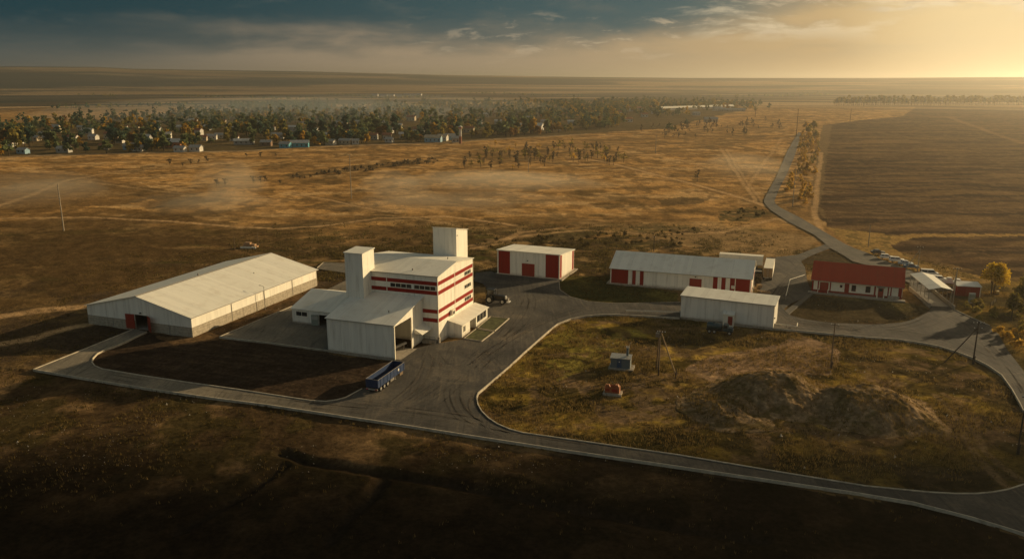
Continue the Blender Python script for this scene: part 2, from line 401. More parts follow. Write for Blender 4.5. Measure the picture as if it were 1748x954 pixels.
def kerb(name, pts, w=.19, h=.14, closed=False, mat='kerb'):
    P = [Vector(p).to_2d() for p in (Vector((*gp(*q), 0)) for q in pts)]
    b = MB(); n = len(P); L = []; Rr = []
    for i in range(n):
        a = P[i-1] if (i > 0 or closed) else P[i]; c = P[(i+1) % n] if (i < n-1 or closed) else P[i]
        d = (c-a).normalized(); nn = Vector((-d.y, d.x))
        L.append(P[i]+nn*w/2); Rr.append(P[i]-nn*w/2)
    vs = []; fs = []
    for i in range(n): vs += [(*L[i], -.3), (*L[i], Zr+h), (*Rr[i], Zr+h), (*Rr[i], -.3)]
    for i in range(n if closed else n-1):
        a = 4*i; c = 4*((i+1) % n)
        for k in range(3): fs.append((a+k, a+k+1, c+k+1, c+k))
    b.add(vs, fs)
    return tag(b.build(name, M[mat]), kind='structure')
kerb('kerb', low_edge)
kerb('kerb', isl_low)
kerb('kerb', isl_right)
kerb('kerb', yard_field[1:-2])
kerb('kerb', [(57,631),(140,598),(228.6,562)])
kerb('kerb', [(561,599),(470,587),(375,575),(445,545.5),(499,523)])
kerb('kerb', [(541,458),(552,448.5),(590,450.5)])
kerb('kerb', [(954.5,481),(955.8,495),(973.8,507),(1002.6,514.5),(1036,517.4),(1072,518),(1161,515.7)], w=.2, h=.06, mat='conc')
kerb('kerb', [(1629,529),(1655,541),(1689,556)])

# lawn beside the porch: two beds edged in white kerb
for q in ([(792,578.5),(822,583.5),(843,567.5),(813,562)], [(815,560.5),(844.5,566),(869,544.5),(837.5,541.5)]):
    P = gps(q); b = MB().prism(P, -.2, Zr+.09)
    tag(b.build('lawn', mat_simple('lawn_turf', (.075, .075, .022), .95, var=.35, scale=1.2)), kind='structure')
    kerb('kerb', q, w=.22, h=.2, closed=True)

# ---------------- ground sheet
def ground_arrays():
    fine = np.arange(-38.5, 42.0, .09); c1 = np.arange(42.0, 321.4, 3.0)
    az = np.radians(np.concatenate([fine, c1])); 
    rr = [26.]
    while rr[-1] < 17000: rr.append(rr[-1]*(1.0042 if 78 < rr[-1] < 300 else (1.0065 if rr[-1] >= 300 else 1.03)))
    rr = np.array(rr); A, Rr = np.meshgrid(az, rr)
    return az, rr, Rr*np.sin(A), Rr*np.cos(A)
az, rr, GX, GY = ground_arrays()
RAD = np.hypot(GX, GY)
def warp(X, Y, amp, sc, seed): return X+amp*(fbm(X/sc, Y/sc, seed, 3)-.5)*2, Y+amp*(fbm(X/sc+31, Y/sc+7, seed+5, 3)-.5)*2
WX, WY = warp(GX, GY, 1.6, 6., 11); W2X, W2Y = warp(GX, GY, 6., 30., 21)
def C(*c): return np.array(c, float)
def lay(col, m, c):
    m = m[..., None]; return col*(1-m)+c*m
n_big = fbm(GX/60, GY/60, 1); n_mid = fbm(GX/11, GY/11, 2); n_sm = fbm(GX/2.6, GY/2.6, 3, 3)
_sx, _sy = warp(GX, GY, 22., 70., 91)
streak = fbm(_sx/34, _sy/13, 4)
ones = np.ones(GX.shape)
# steppe grass, dry in the open field, dark weedy soil near the yard
soil = C(.075, .050, .028); dry = C(.20, .125, .047); gold = C(.50, .280, .098); green = C(.070, .066, .018); sand = C(.27, .18, .105); dark = C(.040, .029, .017)
col = ones[..., None]*soil
col = lay(col, sstep(.42, .62, n_mid)*.8, dry)
far_m = sstep(225, 330, GY+18*(n_mid-.5))
col = lay(col, far_m, gold)
col = lay(col, far_m*sstep(.44, .66, streak)*.68, C(.19, .108, .040))
col = lay(col, far_m*sstep(.48, .64, fbm(GX/38, GY/22, 8))*.65, C(.22, .128, .048))
col = lay(col, far_m*sstep(.54, .70, fbm(GX/16, GY/11, 10))*.6, C(.60, .38, .17))
col = lay(col, far_m*sstep(.56, .66, fbm(GX/5., GY/6., 12, 3))*.55, C(.14, .082, .032))
col = lay(col, far_m*sstep(.60, .68, fbm(GX/9., GY/13., 13, 4))*.6, C(.105, .070, .030))
# weedy band behind the buildings
band = sstep(205, 225, GY)*(1-sstep(285, 340, GY+25*(n_big-.5)))*(1-sstep(95, 115, GX))
col = lay(col, band*sstep(.36, .52, streak)*.9, C(.075, .052, .024))
col = lay(col, band*sstep(.50, .58, n_sm*.5+n_mid*.5)*.85, C(.30, .19, .080))
col = lay(col, band*sstep(.56, .68, fbm(GX/14, GY/4, 9))*.7, green)
def zone(px, c, amt=1., fx=None, mod=None):
    global col
    X, Y = fx if fx is not None else (WX, WY)
    m = inpoly(X, Y, gps(px)).astype(float)*amt
    if mod is not None: m = m*mod
    col = lay(col, m, c)
# foreground slope below the road: dark weedy soil, with shade painted in near the camera
fore = [(-700,560)]+low_edge+[(2100,1100),(874,1500),(-700,1200)]
zone(fore, C(.070, .044, .021)); zone(fore, C(.20, .122, .055), mod=sstep(.47, .63, n_mid)); zone(fore, C(.062, .044, .017), mod=sstep(.52, .66, fbm(GX/7, GY/7, 14)))
zone(fore, C(.014, .010, .006), mod=sstep(126, 100, GY+10*(n_mid-.5))*.9)  # painted shade: soil colour sinks to near black towards the camera
# island in front: green and yellow grass, sandy patch, bare rubble
isl = isl_low+isl_right+[(1790,760),(1800,812)]
zone(isl, C(.15, .095, .038)); zone(isl, C(.25, .165, .030), mod=sstep(.40, .62, fbm(GX/8, GY/8, 15))*.85)
zone(isl, C(.40, .255, .050), mod=sstep(.55, .70, n_sm*.6+n_mid*.4)*.7)
zone(isl, C(.038, .030, .012), mod=sstep(.48, .60, fbm(GX/10, GY/7, 17))*.8)
zone(isl, C(.20, .125, .065), mod=sstep(.58, .68, fbm(GX/5, GY/4, 18))*.7)
zone(isl, C(.032, .026, .013), mod=sstep(126, 108, GY)*.7)  # shade painted into the near part of the island
zone([(1290,590),(1390,570),(1440,600),(1430,640),(1330,640),(1260,650),(1200,620),(1230,600)], C(.32, .20, .110), .85, (W2X, W2Y), sstep(.25, .5, n_mid))
zone([(900,600),(960,555),(1050,545),(1090,560),(1060,600),(960,640)], C(.27, .21, .042), .7, (W2X, W2Y), sstep(.35, .55, n_sm))
zone([(1000,650),(1100,640),(1190,660),(1180,720),(1040,720)], C(.13, .085, .05), .7, (W2X, W2Y), sstep(.4, .55, n_sm))
# dark tilled field by the barn, brown strip beside it
zone(yard_field[1:]+[(561,601),(470,588),(375,576),(329,574)], C(.046, .031, .020)); zone(yard_field[1:]+[(561,601),(470,588),(375,576),(329,574)], C(.075, .050, .030), .6, None, sstep(.50, .68, fbm((GX*math.cos(GA)-GY*math.sin(GA))/9, (GX*math.sin(GA)+GY*math.cos(GA))/.9, 93, 3)))
zone([(329,574),(543,487),(541,503),(499,524),(375,577),(300,590),(262,570)], C(.13, .08, .04)); zone([(329,574),(543,487),(541,503),(499,524),(375,577)], C(.075, .05, .028), .8, None, sstep(.4, .6, n_sm))
zone([(150,552),(228,563),(140,598),(100,600),(60,585),(100,555)], C(.06, .042, .026)); zone([(541,487),(541,461),(590,467),(600,474),(545,500)], C(.08, .055, .034))
# grass island by the long house, island by the red-roofed house
zone([(955,481),(960,470),(1040,470),(1160,500),(1160,515),(1072,518),(1003,514),(974,507)], C(.060, .055, .018)); zone([(955,481),(960,470),(1040,470),(1160,500),(1160,515),(1072,518),(1003,514),(974,507)], C(.14, .115, .03), .8, None, sstep(.5, .65, n_mid))
zone([(1339,530),(1385,503),(1545,514),(1588,528),(1569,541),(1539,550),(1440,551),(1373,545)], C(.070, .052, .027)); zone([(1339,530),(1385,503),(1545,514),(1588,528),(1569,541),(1539,550),(1440,551),(1373,545)], C(.13, .10, .035), .7, None, sstep(.5, .65, n_mid))
zone([(1360,445),(1417,424),(1475,450),(1390,450)], C(.085, .062, .034)); zone([(1160,520),(1320,500),(1320,545),(1160,545)], C(.10, .075, .045))
zone([(1290,500),(1290,440),(1330,436),(1340,500)], C(.19, .125, .07), .8, (W2X, W2Y))
# pale sandy patch north of the long house, dark weeds
zone([(1090,405),(1200,385),(1330,395),(1400,405),(1385,425),(1300,440),(1180,430)], C(.30, .19, .085), .8, (W2X, W2Y)); zone([(1235,362),(1290,355),(1320,365),(1280,378),(1240,376)], C(.085, .07, .028), .85, (W2X, W2Y), sstep(.3, .5, n_sm))
zone([(970,410),(1080,402),(1160,410),(1150,425),(1040,428),(960,424)], C(.065, .05, .024), .8, (W2X, W2Y), sstep(.4, .6, n_sm)); zone([(1060,390),(1140,380),(1195,388),(1180,398),(1070,400)], C(.10, .08, .035), .75, (W2X, W2Y), sstep(.35, .55, n_sm))
zone([(900,408),(980,390),(1040,385),(1020,400),(930,415)], C(.075, .058, .026), .75, (W2X, W2Y)); zone([(1120,342),(1170,336),(1215,340),(1200,350),(1130,350)], C(.10, .07, .035), .8, (W2X, W2Y))
# dark long hollows in the open field
for q in ([(480,298),(600,282),(700,272),(745,276),(620,290),(500,304)], [(215,330),(330,335),(420,350),(300,348)], [(420,380),(560,372),(640,366),(700,372),(560,385),(440,388)], [(520,352),(600,362),(690,366),(640,355),(560,345)]):
    zone(q, C(.11, .074, .034), .7, (W2X, W2Y), sstep(.25, .6, n_mid+.1))
dl = [(-100,470),(60,405),(160,400),(330,405),(430,420),(330,455),(150,500),(-100,560)]
zone(dl, C(.075, .048, .021), .9, (W2X, W2Y), sstep(.25, .5, streak)); zone([(-200,362),(200,352),(430,385),(640,385),(820,398),(830,430),(560,450),(330,470),(150,520),(-200,590)], C(.11, .066, .027), .75, (W2X, W2Y), sstep(.3, .55, n_mid*.5+streak*.5)); zone([(-200,300),(0,290),(160,300),(300,330),(200,350),(-200,365)], C(.15, .092, .04), .6, (W2X, W2Y))
# ploughed fields on the east side
pl1 = [(1385,352),(1388,322),(1397,246),(1404,214),(1470,205),(1540,199),(1564,183),(1800,177),(2200,178),(2200,402),(1748,399),(1600,398),(1523,400),(1450,393),(1416,387),(1391,365)]
pl2 = [(1515,424),(1522,416),(1540,408),(1570,404),(1650,401),(1748,402),(2200,406),(2200,480),(1748,472),(1690,466),(1640,455),(1600,445),(1560,432)]
st2 = fbm(GX/70, GY/9, 31)
for q in (pl1, pl2):
    zone(q, C(.105, .064, .033)); zone(q, C(.045, .030, .019), .85, None, sstep(.36, .62, st2)); zone(q, C(.26, .155, .065), .55, None, sstep(.53, .76, fbm(_sx/60, _sy/9, 33))); zone(q, C(.20, .125, .06), .6, None, sstep(.5, .66, fbm(GX/12, GY/3, 36)))
zone([(1385,352),(1388,322),(1397,246),(1404,214),(1420,213),(1414,250),(1404,325),(1400,352),(1416,376)], C(.20, .135, .065), .7)
zone([(1416,387),(1523,400),(1748,399),(1748,402),(1570,404),(1518,417),(1560,440),(1640,462),(1700,478),(1690,500),(1600,466),(1556,461),(1500,438),(1441,413)], C(.34, .21, .07)); zone([(1416,387),(1523,400),(1518,417),(1560,440),(1640,462),(1700,478),(1690,500),(1600,466),(1556,461),(1500,438),(1441,413)], C(.10, .075, .028), .7, None, sstep(.5, .62, n_sm))
zone([(1629,529),(1640,485),(1700,480),(1800,480),(1900,640),(1748,634),(1719,597),(1689,556)], C(.085, .062, .025)); zone([(1629,529),(1640,485),(1700,480),(1800,480),(1900,640),(1748,634),(1719,597),(1689,556)], C(.25, .155, .04), .8, None, sstep(.5, .64, n_mid))
# village floor and fields far beyond
zone([(-300,275),(160,262),(420,257),(520,250),(760,243),(830,238),(1000,228),(1130,220),(1250,192),(1260,180),(1100,175),(900,178),(500,184),(290,193),(110,210),(-300,220)], C(.075, .062, .032), .85, (W2X, W2Y))
zone([(740,262),(1000,238),(1180,222),(1330,205),(1340,225),(1250,250),(1060,275),(800,290)], C(.16, .105, .045), .55, (W2X, W2Y), sstep(.35, .6, n_mid))
lat = GX/np.maximum(RAD, 1); dep = np.log(np.maximum(RAD, 50)); fr = sstep(1500, 2100, RAD)
f1 = fbm(lat*2.2+3, dep*9., 41, 3); f2 = fbm(lat*5+1, dep*26, 43, 3)
fc = ones[..., None]*C(.36, .235, .115); fc = lay(fc, sstep(.47, .54, f1), C(.09, .07, .045)); fc = lay(fc, sstep(.54, .60, f2)*.85, C(.42, .29, .16)); fc = lay(fc, sstep(.56, .61, fbm(lat*4+9, dep*20, 47, 3))*.9, C(.035, .042, .034)); fc = lay(fc, sstep(.56, .60, fbm(lat*7+2, dep*48, 48, 3))*.7, C(.05, .05, .035))
col = lay(col, fr, fc)
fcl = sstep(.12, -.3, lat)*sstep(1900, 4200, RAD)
col = lay(col, fcl*.45, C(.045, .060, .058))  # bluish cloud shade painted into the far western fields
# worn wheel tracks
field_lines = []
_r = random.Random(5)
for _ in range(26):
    _x, _y = _r.uniform(-60, 1250), _r.uniform(268, 372); _l = _r.uniform(120, 330); _s = _r.uniform(-.10, .12); _b = _r.uniform(-14, 14)
    field_lines.append(([(_x+_l*t, max(262, _y+_s*_l*t+_b*math.sin(t*3.1))) for t in (0, .2, .4, .6, .8, 1)], _r.uniform(.7, 1.3), _r.uniform(.25, .6)))
for pts, w, a in field_lines:
    d = dline(GX+.15*(W2X-GX), GY+.15*(W2Y-GY), gps(pts)); col = lay(col, a*(1-sstep(w*.6, w*1.5, d)), C(.13, .082, .036) if a > .4 else C(.50, .33, .16))
tracks = [([(-60,368),(40,338),(110,308),(200,292),(300,285),(430,272)], 2.2, .55), ([(0,372),(150,370),(290,377),(400,386),(480,389),(560,384),(640,372),(760,368),(880,384)], 1.8, .8), ([(500,330),(560,340),(610,352),(680,364)], 1.5, .6),
 ([(985,268),(1050,280),(1110,295),(1200,318),(1290,345),(1312,352)], 2.2, .8), ([(800,420),(900,400),(1000,392),(1120,400),(1230,396),(1330,372),(1345,378)], 2., .6),
 ([(-40,545),(60,528),(150,522)], 3., .8), ([(-40,590),(60,575),(110,560),(150,553)], 2.5, .8), ([(1232,255),(1248,280),(1266,308),(1290,345)], 1.4, .6), ([(1240,255),(1262,290),(1285,325),(1300,345)], 1.0, .5), ([(1335,235),(1300,285),(1275,320)], 1.2, .45),
 ([(800,425),(850,415),(890,395),(960,388)], 2., .6), ([(1405,395),(1392,368),(1390,345),(1402,260)], 1.6, .7), ([(1748,245),(1690,225),(1620,200)], 2.2, .22)]
for pts, w, a in tracks:
    d = dline(W2X*.2+GX*.8, W2Y*.2+GY*.8, gps(pts)); k = np.maximum(1, RAD/480)
    col = lay(col, a*(1-sstep(w*.5*k, w*1.0*k, d)), C(.50, .31, .145)); col = lay(col, .5*a*(1-sstep(w*1.0*k, w*2.2*k, d))*sstep(w*.7*k, w*1.2*k, d), C(.11, .075, .035))
for pts in ([(1598,672),(1625,700),(1645,735),(1662,770),(1690,800),(1722,832)], [(1612,668),(1640,690),(1668,735),(1682,765),(1705,790),(1740,815)]):
    d = dline(GX+.4*(WX-GX), GY+.4*(WY-GY), gps(pts)); col = lay(col, .75*(1-sstep(.35, .9, d)), C(.20, .13, .065))
d_far = dline(GX, GY, gps([(0,268),(160,262.5),(420,257.5),(520,250.5),(760,243.5),(830,238.5),(1000,229)])); col = lay(col, .8*(1-sstep(2.5, 6, d_far)), C(.30, .22, .13))
ditches = [[(480,768),(520,781),(640,800),(800,825),(960,858),(1100,884),(1300,915)], [(480,790),(430,828),(370,862),(300,900)], [(655,810),(630,845),(590,880),(560,915)]]
dd = np.minimum.reduce([dline(GX+.15*(WX-GX), GY+.15*(WY-GY), gps(p)) for p in ditches])
col = lay(col, .8*(1-sstep(.4, 1.6, dd)), C(.020, .015, .010))
col *= (.80+.42*n_sm)[..., None]*(.88+.24*fbm(GX/.9, GY/.9, 6, 2))[..., None]
# relief
z = -.06-.34*fbm(GX/3.5, GY/3.5, 51, 4)*sstep(0, 1, 1.0)
rough = np.maximum(inpoly(GX, GY, gps(fore)), inpoly(GX, GY, gps(isl)))*1.
z -= rough*.35*fbm(GX/9, GY/9, 55, 3)
z -= .7*(1-sstep(.2, 1.9, dd))
zp = np.zeros(GX.shape)
hill = sstep(3000, 5200, RAD)
azd = np.degrees(np.arctan2(GX, GY))
hl = np.interp(azd, [-60, -32.5, -31, -26.5, -24.5, -15, -5, 4, 12, 24, 30, 40, 60], [119, 119, 121, 121, 112, 103, 82, 70, 62, 62, 66, 70, 70])
zh = hill*hl*(1+.03*(fbm(azd/5, RAD/2500, 61)-.5))
zh = np.where(RAD > 6200, zh*sstep(17000, 6200, RAD)**.3, zh)
back = np.abs(azd) > 60
z = np.where(back, z*.5-.1, z+zh)
nr, na = GX.shape
V = np.stack([GX, GY, z], -1).reshape(-1, 3)
idx = np.arange(nr*na).reshape(nr, na); nxt = np.roll(idx, -1, axis=1)
Q = np.stack([idx[:-1], nxt[:-1], nxt[1:], idx[1:]], -1).reshape(-1, 4)[:, ::-1]
V = np.vstack([V, [[0, 0, -.3]]])
m, nt, b = newmat('steppe_ground')
at = N(nt, 'ShaderNodeAttribute', attribute_name='cover'); ge = N(nt, 'ShaderNodeNewGeometry')
n1 = N(nt, 'ShaderNodeTexNoise', i_Scale=1.3, i_Detail=6., i_Roughness=.7); nt.links.new(ge.outputs['Position'], n1.inputs[0])
n2 = N(nt, 'ShaderNodeTexNoise', i_Scale=.22, i_Detail=5., i_Roughness=.65); nt.links.new(ge.outputs['Position'], n2.inputs[0])
c = mixc(nt, 1., at.outputs['Color'], mapr(nt, n1.outputs[0], .25, .75, .55, 1.45), 'MULTIPLY')
c = mixc(nt, 1., c, mapr(nt, n2.outputs[0], .3, .7, .8, 1.2), 'MULTIPLY')
nt.links.new(c, b.inputs['Base Color']); b.inputs['Roughness'].default_value = 1.; b.inputs['Specular IOR Level'].default_value = 0.
bp = N(nt, 'ShaderNodeBump', i_Strength=.6, i_Distance=.25); nt.links.new(n1.outputs[0], bp.inputs['Height']); nt.links.new(bp.outputs[0], b.inputs['Normal'])
M['ground'] = m
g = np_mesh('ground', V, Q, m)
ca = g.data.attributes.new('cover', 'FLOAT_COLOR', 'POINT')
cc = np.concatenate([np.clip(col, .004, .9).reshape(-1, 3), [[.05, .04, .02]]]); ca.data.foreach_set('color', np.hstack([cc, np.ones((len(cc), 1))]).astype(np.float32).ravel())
tag(g, kind='structure')
PAVED = [gps(p) for p in (lower_road, yard, annex_yard, barn_apron, far_road)]
def paved(x, y): 
    r = np.zeros(x.shape, bool)
    for p in PAVED: r |= inpoly(x, y, p)
    return r

# ---------------- spoil heaps on the island
def mound_z(X, Y):
    """two low humps of tipped soil run together, with slumped sides"""
    wx = X+2.2*(fbm(X/6, Y/6, 171, 3)-.5)*2; wy = Y+2.2*(fbm(X/6+9, Y/6, 172, 3)-.5)*2; zz = np.zeros(X.shape)
    for cx, cy, rx, ry, h, rot in ((47.5, 137.5, 12.5, 11.5, 4.0, 20), (62.8, 131., 12.5, 12., 3.6, -20), (54.5, 134.5, 10., 9., 1.7, 0), (38.5, 131.5, 10., 10., 1.5, 0)):
        c, s_ = math.cos(R(rot)), math.sin(R(rot)); u = ((wx-cx)*c+(wy-cy)*s_)/rx; v = (-(wx-cx)*s_+(wy-cy)*c)/ry
        d = np.hypot(u, v); p = h*np.clip(1-sstep(.12, 1.05, d), 0, 1); zz = np.maximum(zz, p)+.25*np.minimum(zz, p)
    amp = sstep(.1, 1.0, zz)
    return zz*(.88+.28*fbm(X/3.2, Y/3.2, 173))+amp*(.55*(fbm(X/1.7, Y/1.7, 174, 3)-.5)+.34*(vnoise(X/.75, Y/.75, 175)-.5)+.14*(vnoise(X/.35, Y/.35, 176)-.5))
def mounds():
    n = 230; X, Y = np.meshgrid(np.linspace(27, 78, n), np.linspace(116, 152, n)); h = mound_z(X, Y)
    zz = np.where(h > .02, h-.42, -.75)
    ii = np.arange(n*n).reshape(n, n); q = np.stack([ii[:-1, :-1], ii[:-1, 1:], ii[1:, 1:], ii[1:, :-1]], -1).reshape(-1, 4)
    return tag(np_mesh('soil_mounds', np.stack([X, Y, zz], -1).reshape(-1, 3), q, M['heap']), kind='structure')
m, nt, b = newmat('heaped_soil')
ge = N(nt, 'ShaderNodeNewGeometry'); n1 = N(nt, 'ShaderNodeTexNoise', i_Scale=.5, i_Detail=8., i_Roughness=.7); nt.links.new(ge.outputs['Position'], n1.inputs[0])
n2 = N(nt, 'ShaderNodeTexVoronoi', i_Scale=1.3); nt.links.new(ge.outputs['Position'], n2.inputs['Vector'])
c = ramp(nt, n1.outputs[0], [(.3, (.12, .082, .042)), (.5, (.27, .18, .095)), (.7, (.46, .32, .18))])
n3 = N(nt, 'ShaderNodeTexNoise', i_Scale=.35, i_Detail=5.); nt.links.new(ge.outputs['Position'], n3.inputs[0])
c = mixc(nt, mapr(nt, n3.outputs[0], .49, .60, 0, .7), c, (.11, .08, .024))
nt.links.new(mixc(nt, 1., c, mapr(nt, n2.outputs['Distance'], 0, .7, 1.12, .75), 'MULTIPLY'), b.inputs['Base Color']); b.inputs['Roughness'].default_value = 1.; b.inputs['Specular IOR Level'].default_value = 0.
bp = N(nt, 'ShaderNodeBump', i_Strength=.9, i_Distance=.4); nt.links.new(n1.outputs[0], bp.inputs['Height']); nt.links.new(bp.outputs[0], b.inputs['Normal'])
M['heap'] = m
mounds()
# ================================================================== BUILDINGS
def lamp(parent, x, y, z, nx=0, ny=-1):
    b = MB().box(x-.18, x+.18, y+ny*.32-.0, y-.003 if ny < 0 else y+.3, z-.1, z+.12)
    return b.build('wall_lamp', M['black'], parent)
def panes(parent, face, a0, a1, z0, z1, n, off, name='window', bar=.09):
    """window band on a wall: pale frame with n dark panes; face 'front' (normal -y at y=off) or 'side' (normal +x at x=off)"""
    fr = MB(); gl = MB()
    def bx(b, p0, p1, q0, q1, d0, d1):
        if face == 'front': b.box(p0, p1, off-d1, off-d0, q0, q1)
        else: b.box(off+d0, off+d1, p0, p1, q0, q1)
    w = (a1-a0)/n
    bx(fr, a0-.06, a1+.06, z0-.08, z0, .004, .07); bx(fr, a0-.06, a1+.06, z1, z1+.08, .004, .07)
    for k in range(n+1):
        c = a0+w*k; bx(fr, c-bar/2, c+bar/2, z0+.002, z1-.002, .004, .065)
    for k in range(n): bx(gl, a0+w*k+bar/2, a0+w*(k+1)-bar/2, z0+.003, z1-.003, .005, .03)
    f = fr.build(name, M['trim'], parent); gl.build('pane', M['glass'], f); return f

# ---------------- long storage barn with a concrete base
W_, D_, E_, Rg = 30.6, 49.6, 4.35, 7.95; XR = 15.5
o = uv(-156.6, 136.8)
barn = thing('storage_barn', 'long low cream storage barn with concrete base and open red doors', 'barn', o, -20)
PH = 2.05; T = .3; d0, d1, dh = 14.3, 18.2, 3.55
b = MB(); b.box(0, d0, 0, T, -.5, PH); b.box(d1, W_, 0, T, -.5, PH); b.box(0, T, T, D_, -.5, PH); b.box(W_-T, W_, T, D_, -.5, PH); b.box(T, W_-T, D_-T, D_, -.5, PH)
b.build('concrete_base', M['panel'], barn)
b = MB(); i = .06; sl = (Rg-E_)/XR; zt = lambda x: E_+(Rg-E_)*(1-abs(x-XR)/(XR if x < XR else W_-XR))
b.prism([(i, PH), (d0, PH), (d0, zt(d0)), (i, zt(i))], i, i+.12, 'y'); b.prism([(d1, PH), (W_-i, PH), (W_-i, zt(W_-i)), (d1, zt(d1))], i, i+.12, 'y')
b.prism([(d0, dh), (d1, dh), (d1, zt(d1)), (XR, Rg), (d0, zt(d0))], i, i+.12, 'y')
b.prism([(i, PH), (W_-i, PH), (W_-i, zt(W_-i)), (XR, Rg), (i, zt(i))], D_-i-.12, D_-i, 'y')
b.box(W_-i-.12, W_-i, i+.121, D_-i-.121, PH+.002, E_); b.box(i, i+.12, i+.121, D_-i-.121, PH+.002, E_)
b.build('wall', M['clad'], barn)
ov = .35
b = MB(); zo = E_-.02
b.slab([(-ov, -ov, zt(0)-ov*.2+.12), (XR, -ov, Rg+.12), (XR, D_+ov, Rg+.12), (-ov, D_+ov, zt(0)-ov*.2+.12)], .1)
b.slab([(XR, -ov, Rg+.12), (W_+ov, -ov, E_-ov*.2+.12), (W_+ov, D_+ov, E_-ov*.2+.12), (XR, D_+ov, Rg+.12)], .1)
rf = b.build('roof', M['roofy'], barn)
MB().prism([(XR-.35, Rg+.07), (XR, Rg+.22), (XR+.35, Rg+.07), (XR, Rg+.13)], -ov-.02, D_+ov+.02, 'y').build('ridge_cap', M['trimgrey'], rf)
b = MB(); b.cyl((W_+ov+.08, -ov, E_), (W_+ov+.08, D_+ov, E_), .09, n=6); b.build('gutter', M['trimgrey'], barn)
b = MB(); b.box(T, W_-T, T, D_-T, -.02, .06); b.build('floor', M['conc'], barn)
def leaf(parent, hx, ang, w, h, sgn):
    q = bpy.data.objects.new('door', MB().box(0 if sgn > 0 else -w, w if sgn > 0 else 0, -.1, 0, .12, h).box(0 if sgn > 0 else -w, w if sgn > 0 else 0, -.16, -.1, h*.48, h*.54).build('tmp', M['door']).data)
    bpy.data.objects.remove(bpy.data.objects['tmp']); q.data.name = 'door'; COL.objects.link(q); q.parent = parent; q.location = (hx, -.08, 0); q.rotation_euler = (0, 0, R(ang))
    return q
leaf(barn, d0, 6, 2.35, 3.6, -1); leaf(barn, d1, -33, 2.35, 3.6, 1)
lamp(barn, 16.2, .06, 4.05)
b = MB()
for y in (13.5, 26, 38): b.box(W_+.0, W_+.06, y, y+.13, -.3, E_-.1)
for x in (7.6, 24.2): b.box(x, x+.2, -.06, -.0, -.3, PH)
build_each(b, 'downpipe', M['trimgrey'], barn)

b = MB().cyl((XR-.6, 21, 7.7), (XR-.6, 21, 8.5), .2, n=8).cyl((XR+7, 33, 5.9), (XR+7, 33, 6.7), .12, n=8); build_each(b, 'roof_vent', M['trimgrey'], barn)
zr0 = lambda y: 7.35+2.6*(y+13.35)/13.3
# ---------------- grain cleaning works: four-storey block, drive-through hall, side wing, two towers, porch
gx = thing('grain_works', 'tall cream works block with red bands, two square towers and low side halls', 'factory', uv(-84, 152), -20)
x0, x1, y0, y1, EV, RG = -10.6, 11.6, 0., 19.6, 14.8, 16.05
b = MB(); ym = (y0+y1)/2
b.prism([(y0, -.4), (y1, -.4), (y1, EV), (ym, RG), (y0, EV)], x0, x1, 'x')
for zc0, zc1 in ((12.72, 13.58), (10.62, 11.48), (6.5, 7.36), (4.5, 5.36)):
    b.box(x0+.2, x1-.16, y0-.012, y0-.001, zc0, zc1, 1)
    b.box(x1+.001, x1+.012, y0+.16, y1-.16, zc0, zc1, 1)
wall = b.build('wall', [M['clad'], M['red']], gx)
b = MB()
b.box(x1-.1, x1+.05, y0-.05, y0+.1, -.35, EV-.05); b.box(x1+.013, x1+.04, 8.9, 9.1, 3.8, 14.2); b.box(-.85, -.68, y0-.04, y0-.013, 10.4, 13.8)
b.box(x1-.02, x1+.05, y1-.1, y1+.05, 3.8, EV-.05)
build_each(b, 'corner_trim', M['trim'], gx)
b = MB(); ov = .3
b.slab([(x0-ov, y0-ov, EV+.08), (x1+ov, y0-ov, EV+.08), (x1+ov, ym, RG+.14), (x0-ov, ym, RG+.14)], .12)
b.slab([(x0-ov, ym, RG+.14), (x1+ov, ym, RG+.14), (x1+ov, y1+ov, EV+.08), (x0-ov, y1+ov, EV+.08)], .12)
b.build('roof', M['roofx'], gx)
MB().box(-4.6, x1+ov, y0-ov-.09, y0-ov-.002, EV-.06, EV+.05).build('gutter', M['trimgrey'], gx)
b = MB().cyl((4.2, -8.5, zr0(-8.5)-.1), (4.2, -8.5, zr0(-8.5)+.55), .14, n=8).cyl((4.6, 2.2, 15.0), (4.6, 2.2, 15.6), .16, n=8).cyl((8.4, 12.5, 15.3), (8.4, 12.5, 16.3), .12, n=8)
build_each(b, 'roof_vent', M['trimgrey'], gx)
panes(gx, 'front', .1, 5.35, 11.66, 12.52, 4, y0); panes(gx, 'front', 5.95, 11.1, 11.66, 12.52, 4, y0)
for zc in (12.1, 8.95, 5.93): panes(gx, 'side', 14.5, 18.2, zc-.43, zc+.43, 4, x1+.0)
b = MB().box(x1+.0, x1+.65, 6.2, 7.5, 4.45, 5.7).box(x1+.65, x1+.72, 6.5, 7.2, 4.7, 5.4, 1); b.build('ventilation_box', [M['trim'], M['dark']], gx)
# tower over the hall
t1 = MB().box(-9.0, -4.6, -3.5, 1.6, 8.2, 19.35).build('tower', M['clad'], gx)
MB().slab([(-9.2, -3.7, 19.42), (-4.4, -3.7, 19.42), (-4.4, 1.8, 19.72), (-9.2, 1.8, 19.72)], .16).build('tower_roof', M['roofx'], t1)
# tower behind the block
b = MB().prism([(19.7, -.4), (26.4, -.4), (26.4, 20.3), (19.7, 21.6)], 1.3, 7.4, 'x'); t2 = b.build('tower', M['clad'], gx)
MB().slab([(1.1, 19.55, 21.72), (7.6, 19.55, 21.72), (7.6, 26.6, 20.36), (1.1, 26.6, 20.36)], .1).build('tower_roof', M['roofx'], t2)
MB().box(7.405, 7.5, 20.1, 20.35, 19.8, 20.0).build('wall_lamp', M['black'], t2)
